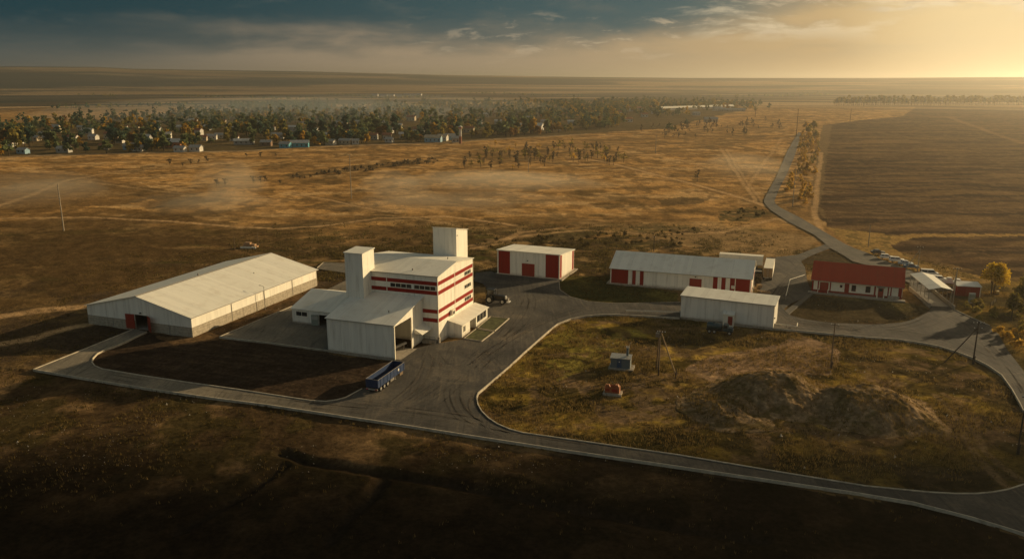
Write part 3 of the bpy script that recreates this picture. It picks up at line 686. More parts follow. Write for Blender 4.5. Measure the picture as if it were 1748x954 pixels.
# drive-through hall in front
hx0, hx1, hy0, hy1, hE, hR = -8., 7.9, -13.35, -.05, 7.35, 9.95
zr = lambda y: hE+(hR-hE)*(y-hy0)/(hy1-hy0)
b = MB()
b.box(hx0, hx1, hy0, hy0+.15, .1, hE)                                  # front wall
b.prism([(hy0+.151, .1), (hy1, .1), (hy1, zr(hy1)), (hy0+.151, zr(hy0))], hx0, hx0+.15, 'x')
oy = -5.55
b.prism([(oy, .1), (hy1, .1), (hy1, zr(hy1)), (oy, zr(oy))], hx1-.15, hx1, 'x')
b.prism([(hy0+.151, 7.0), (oy-.002, 7.0), (oy-.002, zr(oy)), (hy0+.151, zr(hy0+.15))], hx1-.15, hx1, 'x')
hall = b.build('drive_through_hall', M['clad'], gx)
b = MB(); b.slab([(hx0-.25, hy0-.3, hE+.06), (hx1+.3, hy0-.3, hE+.06), (hx1+.3, hy1-.0, hR+.12), (hx0-.25, hy1-.0, hR+.12)], .12); b.build('hall_roof', M['roofx'], hall)
b = MB(); b.box(hx1-.12, hx1+.1, hy0-.06, hy0+.2, -.3, 7.0); b.box(hx1-.12, hx1+.1, oy-.2, oy+.06, -.3, 7.0); build_each(b, 'door_post', M['trim'], hall)
MB().box(hx0-.1, hx1, hy0-.18, hy0-.001, -.4, .35).build('plinth', M['conc'], hall)
MB().box(hx0+.16, hx1+1.2, hy0+.2, oy-.25, -.1, .075).build('floor', M['conc'], hall)
MB().box(hx0-.05, hx1+.25, hy0-.4, hy0-.301, hE-.08, hE+.02).build('gutter', M['trimgrey'], hall)
b = MB()
for k in range(3): b.box(hx0+3+4*k, hx0+3.2+4*k, oy-.1, oy+.1, .1, 8.8)
build_each(b, 'inner_column', M['steel'], hall)
# side wing
ax0, ax1, ay0, ay1, aE, aR = -27.2, -8.02, 1.5, 19., 3.6, 6.05; ym = 10.5
b = MB(); b.prism([(ay0, -.4), (ay1, -.4), (ay1, aE), (ym, aR), (ay0, aE)], ax0, ax0+.2, 'x'); b.box(ax0+.2, -19.9, ay0, ay0+.2, -.4, aE); b.box(-19.9, -17.6, ay0, ay0+.2, 2.7, aE); b.box(-17.6, ax1, ay0, ay0+.2, -.4, aE)
b.box(ax0+.2, -10.7, ay1-.2, ay1, -.4, aE); b.box(ax0+.2, -10.65, ay0+.21, ay0+.5, -.4, 0)
wing = b.build('side_wing', M['cladg'], gx)
b = MB(); b.slab([(ax0-.3, ay0-.35, aE+.04), (ax1-.25, ay0-.35, aE+.04), (ax1-.25, ym, aR+.1), (ax0-.3, ym, aR+.1)], .1); b.slab([(ax0-.3, ym, aR+.1), (-10.63, ym, aR+.1), (-10.63, ay1+.3, aE+.04), (ax0-.3, ay1+.3, aE+.04)], .1)
b.build('wing_roof', M['roofx'], wing)
MB().box(ax0+.25, -8.05, ay0+4, ay0+4.2, -.3, 3.6).build('inner_wall', M['dark'], wing)
panes(wing, 'front', -26.1, -23.0, 1.95, 2.95, 2, ay0)
q = MB().box(-1.75, 0, -.06, 0, .1, 2.65).box(-1.6, -.15, -.08, -.06, 1.5, 2.4, 1).build('door', [M['greygreen'], M['galv']], wing); q.location = (-19.95, ay0-.08, 0); q.rotation_euler = (0, 0, R(14))
MB().box(ax0-.06, -21.8, ay0-.06, ay0-.002, -.4, .4).build('plinth', M['conc'], wing)
# porch on the sunny side
px0, px1, py0, py1 = 11.62, 15.0, 4.9, 20.3
b = MB(); b.prism([(px0, -.3), (px1, -.3), (px1, 2.85), (px0, 3.6)], py0, py0+.15, 'y'); b.prism([(px0, -.3), (px1, -.3), (px1, 2.85), (px0, 3.6)], py1-.15, py1, 'y')
X = px1-.15
b.box(X, px1, py0+.151, 9.5, -.3, 2.85); b.box(X, px1, 9.5, 13.1, 2.55, 2.85); b.box(X, px1, 13.1, 13.6, -.3, 2.85); b.box(X, px1, 13.6, 19.6, -.3, .8); b.box(X, px1, 13.6, 19.6, 2.55, 2.85); b.box(X, px1, 19.6, py1-.151, -.3, 2.85)
b.box(px0, X-.01, 9.3, 9.45, -.3, 2.9); b.box(px0, X-.01, 13.15, 13.3, -.3, 2.9)
porch = b.build('porch', M['clad'], gx)
MB().slab([(px0, py0-.25, 3.72), (px1+.35, py0-.25, 2.88), (px1+.35, py1+.25, 2.88), (px0, py1+.25, 3.72)], .1).build('porch_roof', M['roofy'], porch)
panes(porch, 'side', 5.7, 6.8, 1.05, 2.3, 2, px1)
panes(porch, 'side', 13.75, 19.5, .85, 2.5, 3, px1-.1)
MB().box(px0+.02, px0+.1, 10.2, 12.4, .05, 2.3).build('door', M['wood'], porch)
# small canopy and loading ledge in the corner
b = MB(); b.slab([(7.92, -4.6, 4.1), (10.1, -5.0, 3.1), (10.1, -.06, 3.1), (7.92, -.06, 4.2)], .08); b.prism([(7.92, 3.05), (10.1, 3.0), (7.92, 4.02)], -4.72, -4.64, 'y'); b.build('canopy', M['roofy'], gx)
b = MB(); b.box(8.0, 11.3, -1.1, -.05, -.2, .55); b.build('loading_ledge', M['conc'], gx)
b = MB()
for x in (8.6, 9.9, 11.2): b.cyl((x, -1.05, .55), (x, -1.05, 1.45), .045, n=6)
b.cyl((8.6, -1.05, 1.42), (11.2, -1.05, 1.42), .045, n=6); b.cyl((8.6, -1.05, 1.0), (11.2, -1.05, 1.0), .035, n=6); b.build('railing', M['steel'], gx)
MB().box(11.55, 12.0, -.5, -.05, -.2, 1.3).build('guard_post', M['conc'], gx)

# ---------------- red and cream shed
o = gp(849.3, 467); W_, D_ = 19.4, 13.4
sh = thing('red_cream_shed', 'boxy shed with dark red corners and a red door on cream front', 'shed', o, -22)
zt = lambda y: 7.15-.95*y/D_
b = MB(); b.prism([(0, -.5), (D_, -.5), (D_, zt(D_)), (0, zt(0))], 0, W_, 'x')
b.box(.35, 4.0, -.014, -.002, .25, 7.0, 1); b.box(15.1, W_-.3, -.014, -.002, .25, 7.0, 1)
b.prism([(.3, .25), (1.9, .25), (1.9, zt(1.9)-.15), (.3, zt(.3)-.15)], W_+.002, W_+.014, 'x', 1); b.prism([(11.6, .25), (D_-.25, .25), (D_-.25, zt(D_-.25)-.15), (11.6, zt(11.6)-.15)], W_+.002, W_+.014, 'x', 1)
b.build('wall', [M['clad'], M['red']], sh)
MB().slab([(-.3, -.35, zt(0)+.22), (W_+.35, -.35, zt(0)+.22), (W_+.35, D_+.3, zt(D_)+.12), (-.3, D_+.3, zt(D_)+.12)], .2).build('roof', M['roofx'], sh)
b = MB(); b.box(-.05, .3, -.05, -.016, -.3, 7.05); b.box(W_-.25, W_+.05, -.05, -.016, -.3, 7.05); b.box(7.55, 7.75, -.06, -.002, .2, 4.0); b.box(11.75, 11.95, -.06, -.002, .2, 4.0); b.box(7.75, 11.75, -.06, -.002, 3.85, 4.0); build_each(b, 'trim', M['trim'], sh)
MB().box(7.76, 11.74, -.05, -.003, .1, 3.84).build('door', M['door'], sh)
lamp(sh, 9.6, -.01, 4.75)
MB().box(-.6, W_+.9, -.5, D_+1.4, -.4, .1).build('plinth', M['conc'], sh)

# ---------------- long house with red end panels
W_, D_, E_, Rg = 38.2, 16., 4.5, 7.75
lh = thing('long_workshop', 'long cream workshop with grey gable roof and dark red end panels', 'workshop', uv(-49.2, 216.5), -20)
b = MB(); b.prism([(0, -.6), (D_, -.6), (D_, E_), (D_/2, Rg), (0, E_)], 0, W_, 'x')
for a, c in ((.25, 5.05), (6.2, 7.2), (8.35, 9.4), (28.3, 29.5), (30.5, 31.6), (32.75, 37.9)): b.box(a, c, -.014, -.002, .2, E_-.1, 1)
for a, c in ((1.0, 3.6), (10.8, 13.2)): b.box(W_+.002, W_+.014, a, c, .2, E_-.2, 1)
b.build('wall', [M['clad'], M['red']], lh)
b = MB(); b.slab([(-.35, -.5, E_-.05), (W_+.4, -.5, E_-.05), (W_+.4, D_/2, Rg+.14), (-.35, D_/2, Rg+.14)], .1); b.slab([(-.35, D_/2, Rg+.14), (W_+.4, D_/2, Rg+.14), (W_+.4, D_+.4, E_-.05), (-.35, D_+.4, E_-.05)], .1)
b.build('roof', M['roofx'], lh)
b = MB()
for x in (-.04, 5.08, 7.3, 9.43, 28.05, 32.3, 34.0, 37.92): b.box(x, x+.22, -.05, -.016, -.2, E_-.12)
b.box(21.8, 22.0, -.06, -.002, .1, 3.35); b.box(25.3, 25.5, -.06, -.002, .1, 3.35); build_each(b, 'trim', M['trim'], lh)
MB().box(22.02, 25.28, -.05, -.003, .05, 3.3).build('door', M['door'], lh)
lamp(lh, 23.6, -.01, 3.85)
MB().box(-1., W_+.3, -.4, D_+.3, -.6, .12).build('plinth', M['conc'], lh)
MB().box(-.3, W_+.4, -.62, -.502, E_-.16, E_-.06).build('gutter', M['trimgrey'], lh)
MB().box(33.2, 34.0, -.95, -.06, 1.6, 2.3).build('air_conditioner', M['trim'], lh)

# ---------------- plain pale shed in front of it
W_, D_ = 21.6, 6.9
ps = thing('pale_shed', 'plain pale windowless shed with a small entrance box on its front', 'shed', gp(1161, 542), -25)
zt = lambda y: 5.55+.55*y/D_
MB().prism([(0, -.7), (D_, -.7), (D_, zt(D_)), (0, zt(0))], 0, W_, 'x').build('wall', M['cladg'], ps)
MB().slab([(-.2, -.3, zt(0)+.12), (W_+.3, -.3, zt(0)+.12), (W_+.3, D_+.25, zt(D_)+.12), (-.2, D_+.25, zt(D_)+.12)], .12).build('roof', M['roofx'], ps)
b = MB(); b.box(W_-.2, W_+.04, -.04, -.003, -.4, 5.4); b.box(W_+.003, W_+.05, 0, .2, -.4, 5.4); build_each(b, 'trim', M['trim'], ps)
MB().box(-.2, W_+.2, -.42, -.302, 5.5, 5.6).build('gutter', M['trimgrey'], ps)
b = MB(); b.prism([(-1.35, -.4), (-.01, -.4), (-.01, 3.0), (-1.35, 2.6)], 10.4, 12.85, 'x'); en = b.build('entrance_box', M['trim'], ps)
MB().slab([(10.25, -1.55, 2.62), (13.0, -1.55, 2.62), (13.0, -.01, 3.12), (10.25, -.01, 3.12)], .08).build('entrance_roof', M['roofx'], en)
MB().box(11.55, 12.6, -1.4, -1.352, .05, 2.15).build('door', M['door'], en)
MB().box(-.1, W_+.1, -.12, -.003, -.7, .25).build('plinth', M['conc'], ps)
MB().box(W_+.003, W_+.2, 1.2, 1.5, 2.1, 2.4).build('wall_lamp', M['black'], ps)

# ---------------- red-roofed office
W_, D_, E_, Rg = 22.3, 13., 3.55, 7.0
of = thing('red_roof_house', 'low white house with a dark red roof and red pilasters', 'house', gp(1385, 496.5), -23.5)
k = lambda zx: (zx-120)/1380*W_
b = MB(); b.prism([(0, -.6), (D_, -.6), (D_, E_), (D_/2, Rg-.1), (0, E_)], 0, W_, 'x')
b.box(-.02, W_+.02, -.03, -.002, -.3, .55, 1); b.box(W_+.002, W_+.03, 0, D_, -.3, .55, 1)
for a, c in ((120, 146), (210, 230), (400, 420), (630, 700), (1078, 1105), (1280, 1300), (1322, 1340), (1440, 1492)): b.box(k(a), k(c), -.045, -.031 if False else -.002, .56, E_-.08, 1)
b.build('wall', [M['trim'], M['red']], of)
b = MB(); sl = (Rg-E_)/(D_/2)
b.slab([(-.35, -.7, E_-.7*sl+.12), (W_+.4, -.7, E_-.7*sl+.12), (W_+.4, D_/2, Rg+.12), (-.35, D_/2, Rg+.12)], .1); b.slab([(-.35, D_/2, Rg+.12), (W_+.4, D_/2, Rg+.12), (W_+.4, D_+.5, E_-.5*sl+.12), (-.35, D_+.5, E_-.5*sl+.12)], .1)
rf = b.build('roof', M['redroof'], of)
b = MB(); b.box(-.35, W_+.4, -.8, -.702, E_-.42, E_-.30); b.build('gutter', M['trimgrey'], of)
b = MB(); b.box(k(245), k(380), -.06, -.004, .4, 2.75); b.build('door', M['door'], of)
b = MB(); b.box(k(228), k(372), -1.1, -.05, -.2, .55); st = b.build('step', M['red'], of)
build_each(MB().box(k(218), k(227.8), -1.12, -.05, -.2, .8).box(k(372.2), k(384), -1.12, -.05, -.2, .8), 'step_cheek', M['trim'], st)
for a, c, z0, z1 in ((560, 590, 1.75, 2.35), (740, 800, 1.05, 2.6), (955, 1020, 1.05, 2.65)):
    f = MB().box(k(a)-.07, k(c)+.07, -.05, -.003, z0-.07, z1+.07).build('window', M['red'], of); MB().box(k(a), k(c), -.062, -.051, z0, z1).build('pane', M['glass'], f)
b = MB().box(k(1140), k(1220), -.14, -.003, -.1, 2.7); d = b.build('door', M['door'], of); MB().box(k(1155), k(1205), -.16, -.141, 1.7, 2.45).build('pane', M['glass'], d)
MB().box(k(1120), k(1240), -1.1, -.05, 2.8, 2.92).build('door_canopy', M['trimgrey'], of)
build_each(MB().box(k(1120), k(1139), -1.0, -.05, -.2, .65).box(k(1221), k(1236), -1.0, -.05, -.2, .65), 'step_cheek', M['trim'], of)
MB().box(k(1290), k(1460), -.9, -.05, .1, .75).build('bench_box', M['conc'], of)
MB().box(-.8, W_+.8, -2.0, -.05, -.3, .06).build('paving', M['conc'], of)
lamp(of, k(315), -.01, 3.1)
tag(MB().prism([(x, y) for x, y in gps([(1339,531),(1384,500),(1388,502),(1346,537)])], -.2, .09).build('path', M['farroad']), kind='structure')

# ---------------- little red shed behind the weighbridge
rs = thing('red_shed', 'small dark red shed with pale sloping roof beside the weighbridge', 'shed', gp(1632.5, 503.5), -12)
MB().prism([(0, -.3), (3.4, -.3), (3.4, 2.95), (0, 2.5)], 0, 5.7, 'x').build('wall', M['red'], rs)
MB().slab([(-.2, -.3, 2.58), (5.95, -.3, 2.58), (5.95, 3.6, 3.1), (-.2, 3.6, 3.1)], .09).build('roof', M['roofx'], rs)
MB().box(5.6, 5.78, -.06, .1, -.3, 2.5).build('corner_trim', M['trim'], rs)
MB().box(2.2, 3.3, -.05, -.003, .1, 2.0).build('door', M['door'], rs)
# ---------------- weighbridge roof on posts with low side walls
o = gp(1587.7, 525.1)
wb = thing('weighbridge_shelter', 'open weighbridge shelter with pale gable roof on thin posts', 'shelter', o, -10.8)
b = MB(); b.slab([(-.2, 1.9, 4.3), (2.7, 1.9, 4.95), (2.7, 18.9, 4.95), (-.2, 18.9, 4.3)], .08); b.slab([(2.7, 1.9, 4.95), (5.6, 1.9, 4.3), (5.6, 18.9, 4.3), (2.7, 18.9, 4.95)], .08); b.build('roof', M['roofy'], wb)
for y in (2.2, 5.5, 8.8, 12.1, 15.4, 18.6):
    for x in (-.02, 5.42): MB().box(x-.06, x+.06, y-.06, y+.06, 0, 4.25).build('post', M['steel'], wb)
    MB().box(.05, 5.35, y-.04, y+.04, 4.12, 4.24).box(2.65, 2.75, y-.04, y+.04, 4.24, 4.85).build('truss', M['steel'], wb)
build_each(MB().box(-.22, .08, 0, 18.3, -.3, .95).box(5.3, 5.6, -.6, 18.3, -.3, .95), 'low_wall', M['conc'], wb)
MB().box(.3, 5.1, 1.5, 16, -.1, .085).build('weigh_deck', M['steel'], wb)
b = MB()
for y in np.arange(2.2, 18, 1.1): b.cyl((.0, y, .95), (.0, y, 1.9), .03, n=5)
b.cyl((0, 2.2, 1.88), (0, 17.5, 1.88), .03, n=5); b.cyl((0, 2.2, 1.4), (0, 17.5, 1.4), .025, n=5); b.build('railing', M['steel'], wb)
# ================================================================== VEHICLES AND YARD OBJECTS
def wheel(parent, x, y, r, w, name='wheel'):
    t = MB().lathe((x, y-w/2, r), (0, 1, 0), [(0, r*.62), (.02, r*.9), (w*.2, r), (w*.8, r), (w-.02, r*.9), (w, r*.62)], 14).build(name, M['rubber'], parent, True)
    MB().lathe((x, y-w/2-.012, r), (0, 1, 0), [(0, r*.2), (.01, r*.55), (w+.014, r*.55), (w+.024, r*.2)], 12).build('rim', M['galv'], t)
    return t
def rrect(x0, x1, z0, z1, c): return [(x0+c, z0), (x1-c, z0), (x1, z0+c), (x1, z1-c), (x1-c, z1), (x0+c, z1), (x0, z1-c), (x0, z0+c)]
def make_car(label, loc, rz, paint, prof, cabin, L, wd=1.76, group='cars parked by the road'):
    """prof: lower-body side profile (x,z); cabin: greenhouse side profile, narrower at the top"""
    t = thing('parked_car', label, 'car', loc, rz, group)
    b = MB()
    n = len(prof); y = wd/2
    # body in three lengthwise slices so the flanks round inwards
    secs = [(-y, .93), (-y*.93, 1.), (y*.93, 1.), (y, .93)]
    vs = []
    for yy, s in secs: vs += [(px_*(.985 if s < 1 else 1), yy, .30+(pz-.30)*s if pz > .30 else pz) for px_, pz in prof]
    fs = [tuple(range(n)), tuple(range(4*n-1, 3*n-1, -1))]
    for k in range(3): fs += [(k*n+i, (k+1)*n+i, (k+1)*n+(i+1) % n, k*n+(i+1) % n) for i in range(n)]
    b.add(vs, fs)
    zt = max(p[1] for p in cabin); zb = min(p[1] for p in cabin); m_ = len(cabin)
    nar = lambda z: y*(.93-.17*(z-zb)/(zt-zb))
    vs = [(px_, -nar(pz), pz) for px_, pz in cabin]+[(px_, nar(pz), pz) for px_, pz in cabin]
    b.add(vs, [tuple(range(m_)), tuple(range(2*m_-1, m_-1, -1))]+[(i, i+m_, (i+1) % m_+m_, (i+1) % m_) for i in range(m_)])
    b.build('body', paint, t)
    cx = sum(p[0] for p in cabin)/m_; gz0, gz1 = zb+.06, zt-.09
    g = MB()
    xs = sorted(p[0] for p in cabin); top = sorted(p[0] for p in cabin if p[1] > zt-.05)
    for sy in (-1, 1):
        mid = (top[0]+top[-1])/2
        for a0, a1, c0, c1 in ((xs[0]+.28, mid-.05, top[0]+.12, mid-.05), (mid+.05, xs[-1]-.32, mid+.05, top[-1]-.08)):
            q = [(a0, sy*(nar(gz0)+.008), gz0), (a1, sy*(nar(gz0)+.008), gz0), (c1, sy*(nar(gz1)+.008), gz1), (c0, sy*(nar(gz1)+.008), gz1)]
            g.add(q+[(p[0], p[1]-sy*.03, p[2]) for p in q], [(0, 1, 2, 3), (4, 5, 6, 7), (0, 1, 5, 4), (1, 2, 6, 5), (2, 3, 7, 6), (3, 0, 4, 7)])
    for (xa, xb, sg) in ((xs[0], top[0], -1), (xs[-1], top[-1], 1)):
        f = lambda z: xa+(xb-xa)*(z-zb)/(zt-zb)+sg*.012
        q = [(f(gz0), -nar(gz0)*.88, gz0), (f(gz0), nar(gz0)*.88, gz0), (f(gz1), nar(gz1)*.88, gz1), (f(gz1), -nar(gz1)*.88, gz1)]
        g.add(q+[(p[0]-sg*.03, p[1], p[2]) for p in q], [(0, 1, 2, 3), (4, 5, 6, 7), (0, 1, 5, 4), (1, 2, 6, 5), (2, 3, 7, 6), (3, 0, 4, 7)])
    g.build('window_glass', M['glass'], t)
    for x in (-L*.31, L*.31):
        for s in (-1, 1): wheel(t, x, s*(y-.1), .31, .22)
    for s in (-1, 1):
        MB().box(L/2-.16, L/2+.01, s*.62-.14, s*.62+.14, .60, .74).build('headlight', M['lens'], t)
        MB().box(-L/2-.01, -L/2+.1, s*.66-.12, s*.66+.12, .64, .80).build('tail_light', M['redlamp'], t)
    return t
sedan = [(-2.15, .28), (2.12, .28), (2.18, .45), (2.14, .72), (2.0, .80), (.95, .92), (-1.25, .95), (-2.1, .92), (-2.2, .7), (-2.2, .4)]
sed_c = [(-1.55, .90), (1.15, .88), (.35, 1.40), (-.95, 1.42)]
hatch = [(-1.9, .28), (1.95, .28), (2.0, .5), (1.95, .78), (1.75, .86), (.95, .98), (-1.85, 1.0), (-1.98, .7), (-1.98, .4)]
hat_c = [(-1.9, .95), (1.1, .93), (.35, 1.52), (-1.6, 1.54)]
wagon = [(-2.2, .34), (2.15, .34), (2.25, .55), (2.2, .86), (2.05, .97), (1.05, 1.06), (-2.2, 1.08), (-2.28, .8), (-2.28, .45)]
wag_c = [(-2.22, 1.04), (1.15, 1.02), (.6, 1.62), (-2.0, 1.66)]
van_p = [(-2.4, .35), (2.35, .35), (2.45, .6), (2.38, 1.0), (2.2, 1.1), (1.4, 1.2), (-2.4, 1.25), (-2.45, .8)]
van_c = [(-2.42, 1.2), (1.75, 1.15), (1.0, 1.98), (-2.36, 2.02)]
make_car('black sedan, first of the row nearest the road pole', gp(1498, 433), -14, M['carblack'], sedan, sed_c, 4.4)
make_car('small white hatchback parked right behind the black sedan', gp(1513, 441.5), -20, M['carwhite'], hatch, hat_c, 4.0)
make_car('white wagon between the white hatchback and the silver car', gp(1530.5, 447), -16, M['carwhite'], wagon, wag_c, 4.55, 1.82)
make_car('silver sedan half hidden behind the blue sedan', gp(1545.5, 452), -22, M['carsilver'], sedan, sed_c, 4.4)
make_car('blue sedan, last of the row beside the utility pole', gp(1555, 457.5), -14, M['carblue'], sedan, sed_c, 4.4)
make_car('white van roof showing beyond the weighbridge shelter, nearest the blue sedan', gp(1586, 471), -16, M['carwhite'], van_p, van_c, 4.9, 1.95, 'vans behind the weighbridge')
make_car('white wagon partly behind the weighbridge roof, beside the white van', gp(1603, 480), -18, M['carwhite'], wagon, wag_c, 4.55, 1.82, 'vans behind the weighbridge')
# white flatbed with a cab box
t = thing('light_truck', 'white light truck with a small box cab behind the weighbridge', 'truck', gp(1621, 487), -16)
MB().box(-2.3, 1.1, -.95, .95, .75, .9).box(-2.3, 1.1, -.95, -.9, .9, 1.45).box(-2.3, 1.1, .9, .95, .9, 1.45).box(-2.3, -2.25, -.9, .9, .9, 1.45).build('bed', M['carwhite'], t)
MB().prism([(1.2, .45), (2.75, .45), (2.8, 1.1), (2.45, 1.95), (1.2, 2.0)], -.92, .92, 'y').build('cab', M['carwhite'], t)
MB().prism([(1.45, 1.2), (2.55, 1.2), (2.3, 1.8), (1.45, 1.8)], -.935, .935, 'y').build('window_glass', M['glass'], t)
MB().box(-.9, .3, -.7, .6, .91, 2.3).build('cargo_box', M['trim'], t)
MB().box(-2.2, 2.4, -.4, .4, .45, .72).build('chassis', M['black'], t)
for x in (-1.5, 1.95):
    for s in (-1, 1): wheel(t, x, s*.82, .36, .22)

# ---------------- blue tipping trailer
t = thing('tipper_trailer', 'open blue grain trailer on three axles standing on the yard edge', 'trailer', (*uv(-71.5, 121.2), Zr), -20)
Wt, L, z0, z1 = 1.28, 10.4, 1.02, 2.55
b = MB(); b.box(-Wt, Wt, 0, L, z0, z0+.1); b.box(-Wt, -Wt+.07, 0, L, z0+.1, z1); b.box(Wt-.07, Wt, 0, L, z0+.1, z1); b.box(-Wt+.07, Wt-.07, 0, .07, z0+.1, z1); b.box(-Wt+.07, Wt-.07, L-.07, L, z0+.1, z1)
for y in np.arange(.9, L, 1.3): b.box(Wt, Wt+.05, y, y+.09, z0, z1-.02); b.box(-Wt-.05, -Wt, y, y+.09, z0, z1-.02)
body = b.build('body', M['blue'], t)
b = MB(); b.box(-Wt-.03, -Wt+.07, -.03, L+.03, z1, z1+.06); b.box(Wt-.07, Wt+.03, -.03, L+.03, z1, z1+.06); b.box(-Wt+.07, Wt-.07, -.03, .07, z1, z1+.06); b.box(-Wt+.07, Wt-.07, L-.07, L+.03, z1, z1+.06); b.build('rim_rail', M['steel'], body)
MB().lathe((Wt+.051, 7.9, 1.9), (1, 0, 0), [(0, .02), (.001, .27), (.012, .27), (.013, .02)], 20).build('round_badge', M['ceram'], body)
MB().box(-.5, .0, 4.6, 7.0, 1.13, 1.3).box(.3, .75, 2.2, 5.6, 1.13, 1.24).build('tarpaulin', M['dark'], body)
MB().box(-.5, -.35, .2, 9.9, .72, 1.0).box(.35, .5, .2, 9.9, .72, 1.0).box(-.35, .35, 1, 1.2, .75, .95).box(-.35, .35, 5, 5.2, .75, .95).box(-.35, .35, 9, 9.2, .75, .95).build('chassis', M['black'], t)
for y in (1.25, 2.55, 3.85):
    for s in (-1, 1):
        q = wheel(t, 0, 0, .5, .34); q.rotation_euler = (0, 0, R(90)); q.location = (s*1.02, y, 0)
    MB().cyl((-1, y, .5), (1, y, .5), .08, n=6).build('axle', M['black'], t)
MB().box(-1.2, 1.2, -.12, 0, .55, .82).build('bumper', M['galv'], t)
for s in (-1, 1): MB().box(s*.95-.2, s*.95+.2, -.16, -.121, .6, .78).build('tail_light', M['redlamp'], t)
for s in (-1, 1): MB().box(s*.7-.07, s*.7+.07, 7.4, 7.55, 0, .8).box(s*.7-.2, s*.7+.2, 7.3, 7.65, 0, .06).build('landing_leg', M['steel'], t)
MB().box(.75, 1.2, 4.9, 6.3, .45, .98).build('tool_box', M['steel'], t)
q = MB().box(.9, 1.2, 8.6, 9.9, .35, .95).build('hose_reel', M['wood'], t)

# ---------------- white semitrailer and box trailer by the long house
def box_trailer(label, loc, rz, L, legs=True, fridge=True):
    t = thing('box_trailer', label, 'trailer', loc, rz, 'white box trailers behind the workshop')
    bo = MB().box(-1.27, 1.27, 0, L, 1.15, 3.85).build('box', M['trim'], t)
    b = MB()
    for x in (-1.28, 1.2): b.box(x, x+.08, -.03, .05, 1.15, 3.87)
    b.box(-1.2, 1.2, -.03, .05, 3.77, 3.87); b.box(-.04, .04, -.035, -.0, 1.2, 3.77); b.build('rear_frame', M['trimgrey'], bo)
    MB().box(-1.18, -.06, -.015, -.002, 1.2, 3.75).build('door', M['pallet'], bo); MB().box(.06, 1.18, -.015, -.002, 1.2, 3.75).build('door', M['pallet'], bo)
    for x in (-.45, -.2, .2, .45): MB().cyl((x, -.05, 1.2), (x, -.05, 3.75), .02, n=5).build('lock_rod', M['steel'], bo)
    MB().box(-.5, -.36, .3, L-.3, .85, 1.14).box(.36, .5, .3, L-.3, .85, 1.14).build('chassis', M['black'], t)
    for y in (2.0, 3.3, 4.6):
        for s in (-1, 1):
            q = wheel(t, 0, 0, .5, .34); q.rotation_euler = (0, 0, R(90)); q.location = (s*1.02, y, 0)
    for s in (-1, 1): MB().box(s*.8-.06, s*.8+.06, L-2.6, L-2.45, 0, 1.1).build('landing_leg', M['steel'], t)
    MB().box(-1.2, 1.2, -.12, .02, .5, .72).build('bumper', M['black'], t)
    if fridge: MB().box(-1.1, 1.1, L+.003, L+.6, 2.4, 3.95).build('cooling_unit', M['black'], t)
    return t
box_trailer('white box trailer with brown rear doors parked end-on beside the workshop', (*uv(-7.5, 233.6), Zr), -20, 14.)
box_trailer('long white box trailer standing lengthwise behind the workshop roof', (*uv(-9.7, 250.6), 0), 70, 13., fridge=False)

# ---------------- tractor
t = thing('tractor', 'dark tractor with big rear wheels parked on the yard', 'tractor', (*gp(849, 517.5), Zr), -18); t.scale = (1.18, 1.18, 1.18)
MB().prism(rrect(-2.3, -.7, 1.0, 1.7, .12), -.75, .75, 'y').build('rear_body', M['black'], t)
c = MB().box(-2.2, -.55, -.8, -.72, 1.6, 1.75).box(-2.2, -.55, .72, .8, 1.6, 1.75)
for x in (-2.15, -.65):
    for y in (-.76, .76): c.cyl((x, y, 1.6), (x*.96, y*.93, 2.95), .05, n=6)
cb = c.build('cab', M['black'], t)
MB().prism(rrect(-2.35, -.45, 2.93, 3.1, .05), -.88, .88, 'y').build('cab_roof', M['black'], cb)
MB().prism([(-2.1, 1.76), (-.62, 1.76), (-.68, 2.92), (-2.05, 2.92)], -.72, .72, 'y').build('window_glass', M['glass'], cb)
MB().prism([(-.5, .95), (2.0, .9), (2.1, 1.35), (1.9, 1.75), (-.5, 1.95)], -.48, .48, 'y').build('hood', M['black'], t)
MB().box(-.3, 1.4, -.52, .52, 1.3, 1.5).cyl((.2, -.3, 1.9), (.2, -.3, 2.9), .06, n=8).build('exhaust', M['darkwood'], t)
MB().box(-2.0, 1.9, -.3, .3, .6, .98).build('chassis', M['black'], t)
for s in (-1, 1):
    wheel(t, -1.5, s*1.0, .88, .5, 'rear_wheel'); wheel(t, 1.45, s*.88, .62, .38, 'front_wheel')
    MB().prism([(-2.3, 1.35), (-2.1, 1.75), (-1.5, 1.88), (-.9, 1.75), (-.7, 1.35), (-.9, 1.68), (-1.5, 1.8), (-2.1, 1.68)], s*1.0-.27, s*1.0+.27, 'y').build('mudguard', M['black'], t)
    MB().box(2.02, 2.12, s*.3-.1, s*.3+.1, 1.3, 1.5).build('headlight', M['lens'], t)
MB().box(2.12, 2.6, -.45, .45, .75, 1.3).build('front_weight', M['steel'], t)
MB().box(2.0, 2.3, -.65, -.5, 1.2, 1.75).box(2.3, 2.9, -.65, .65, .45, .6).build('front_linkage', M['ceram'], t)

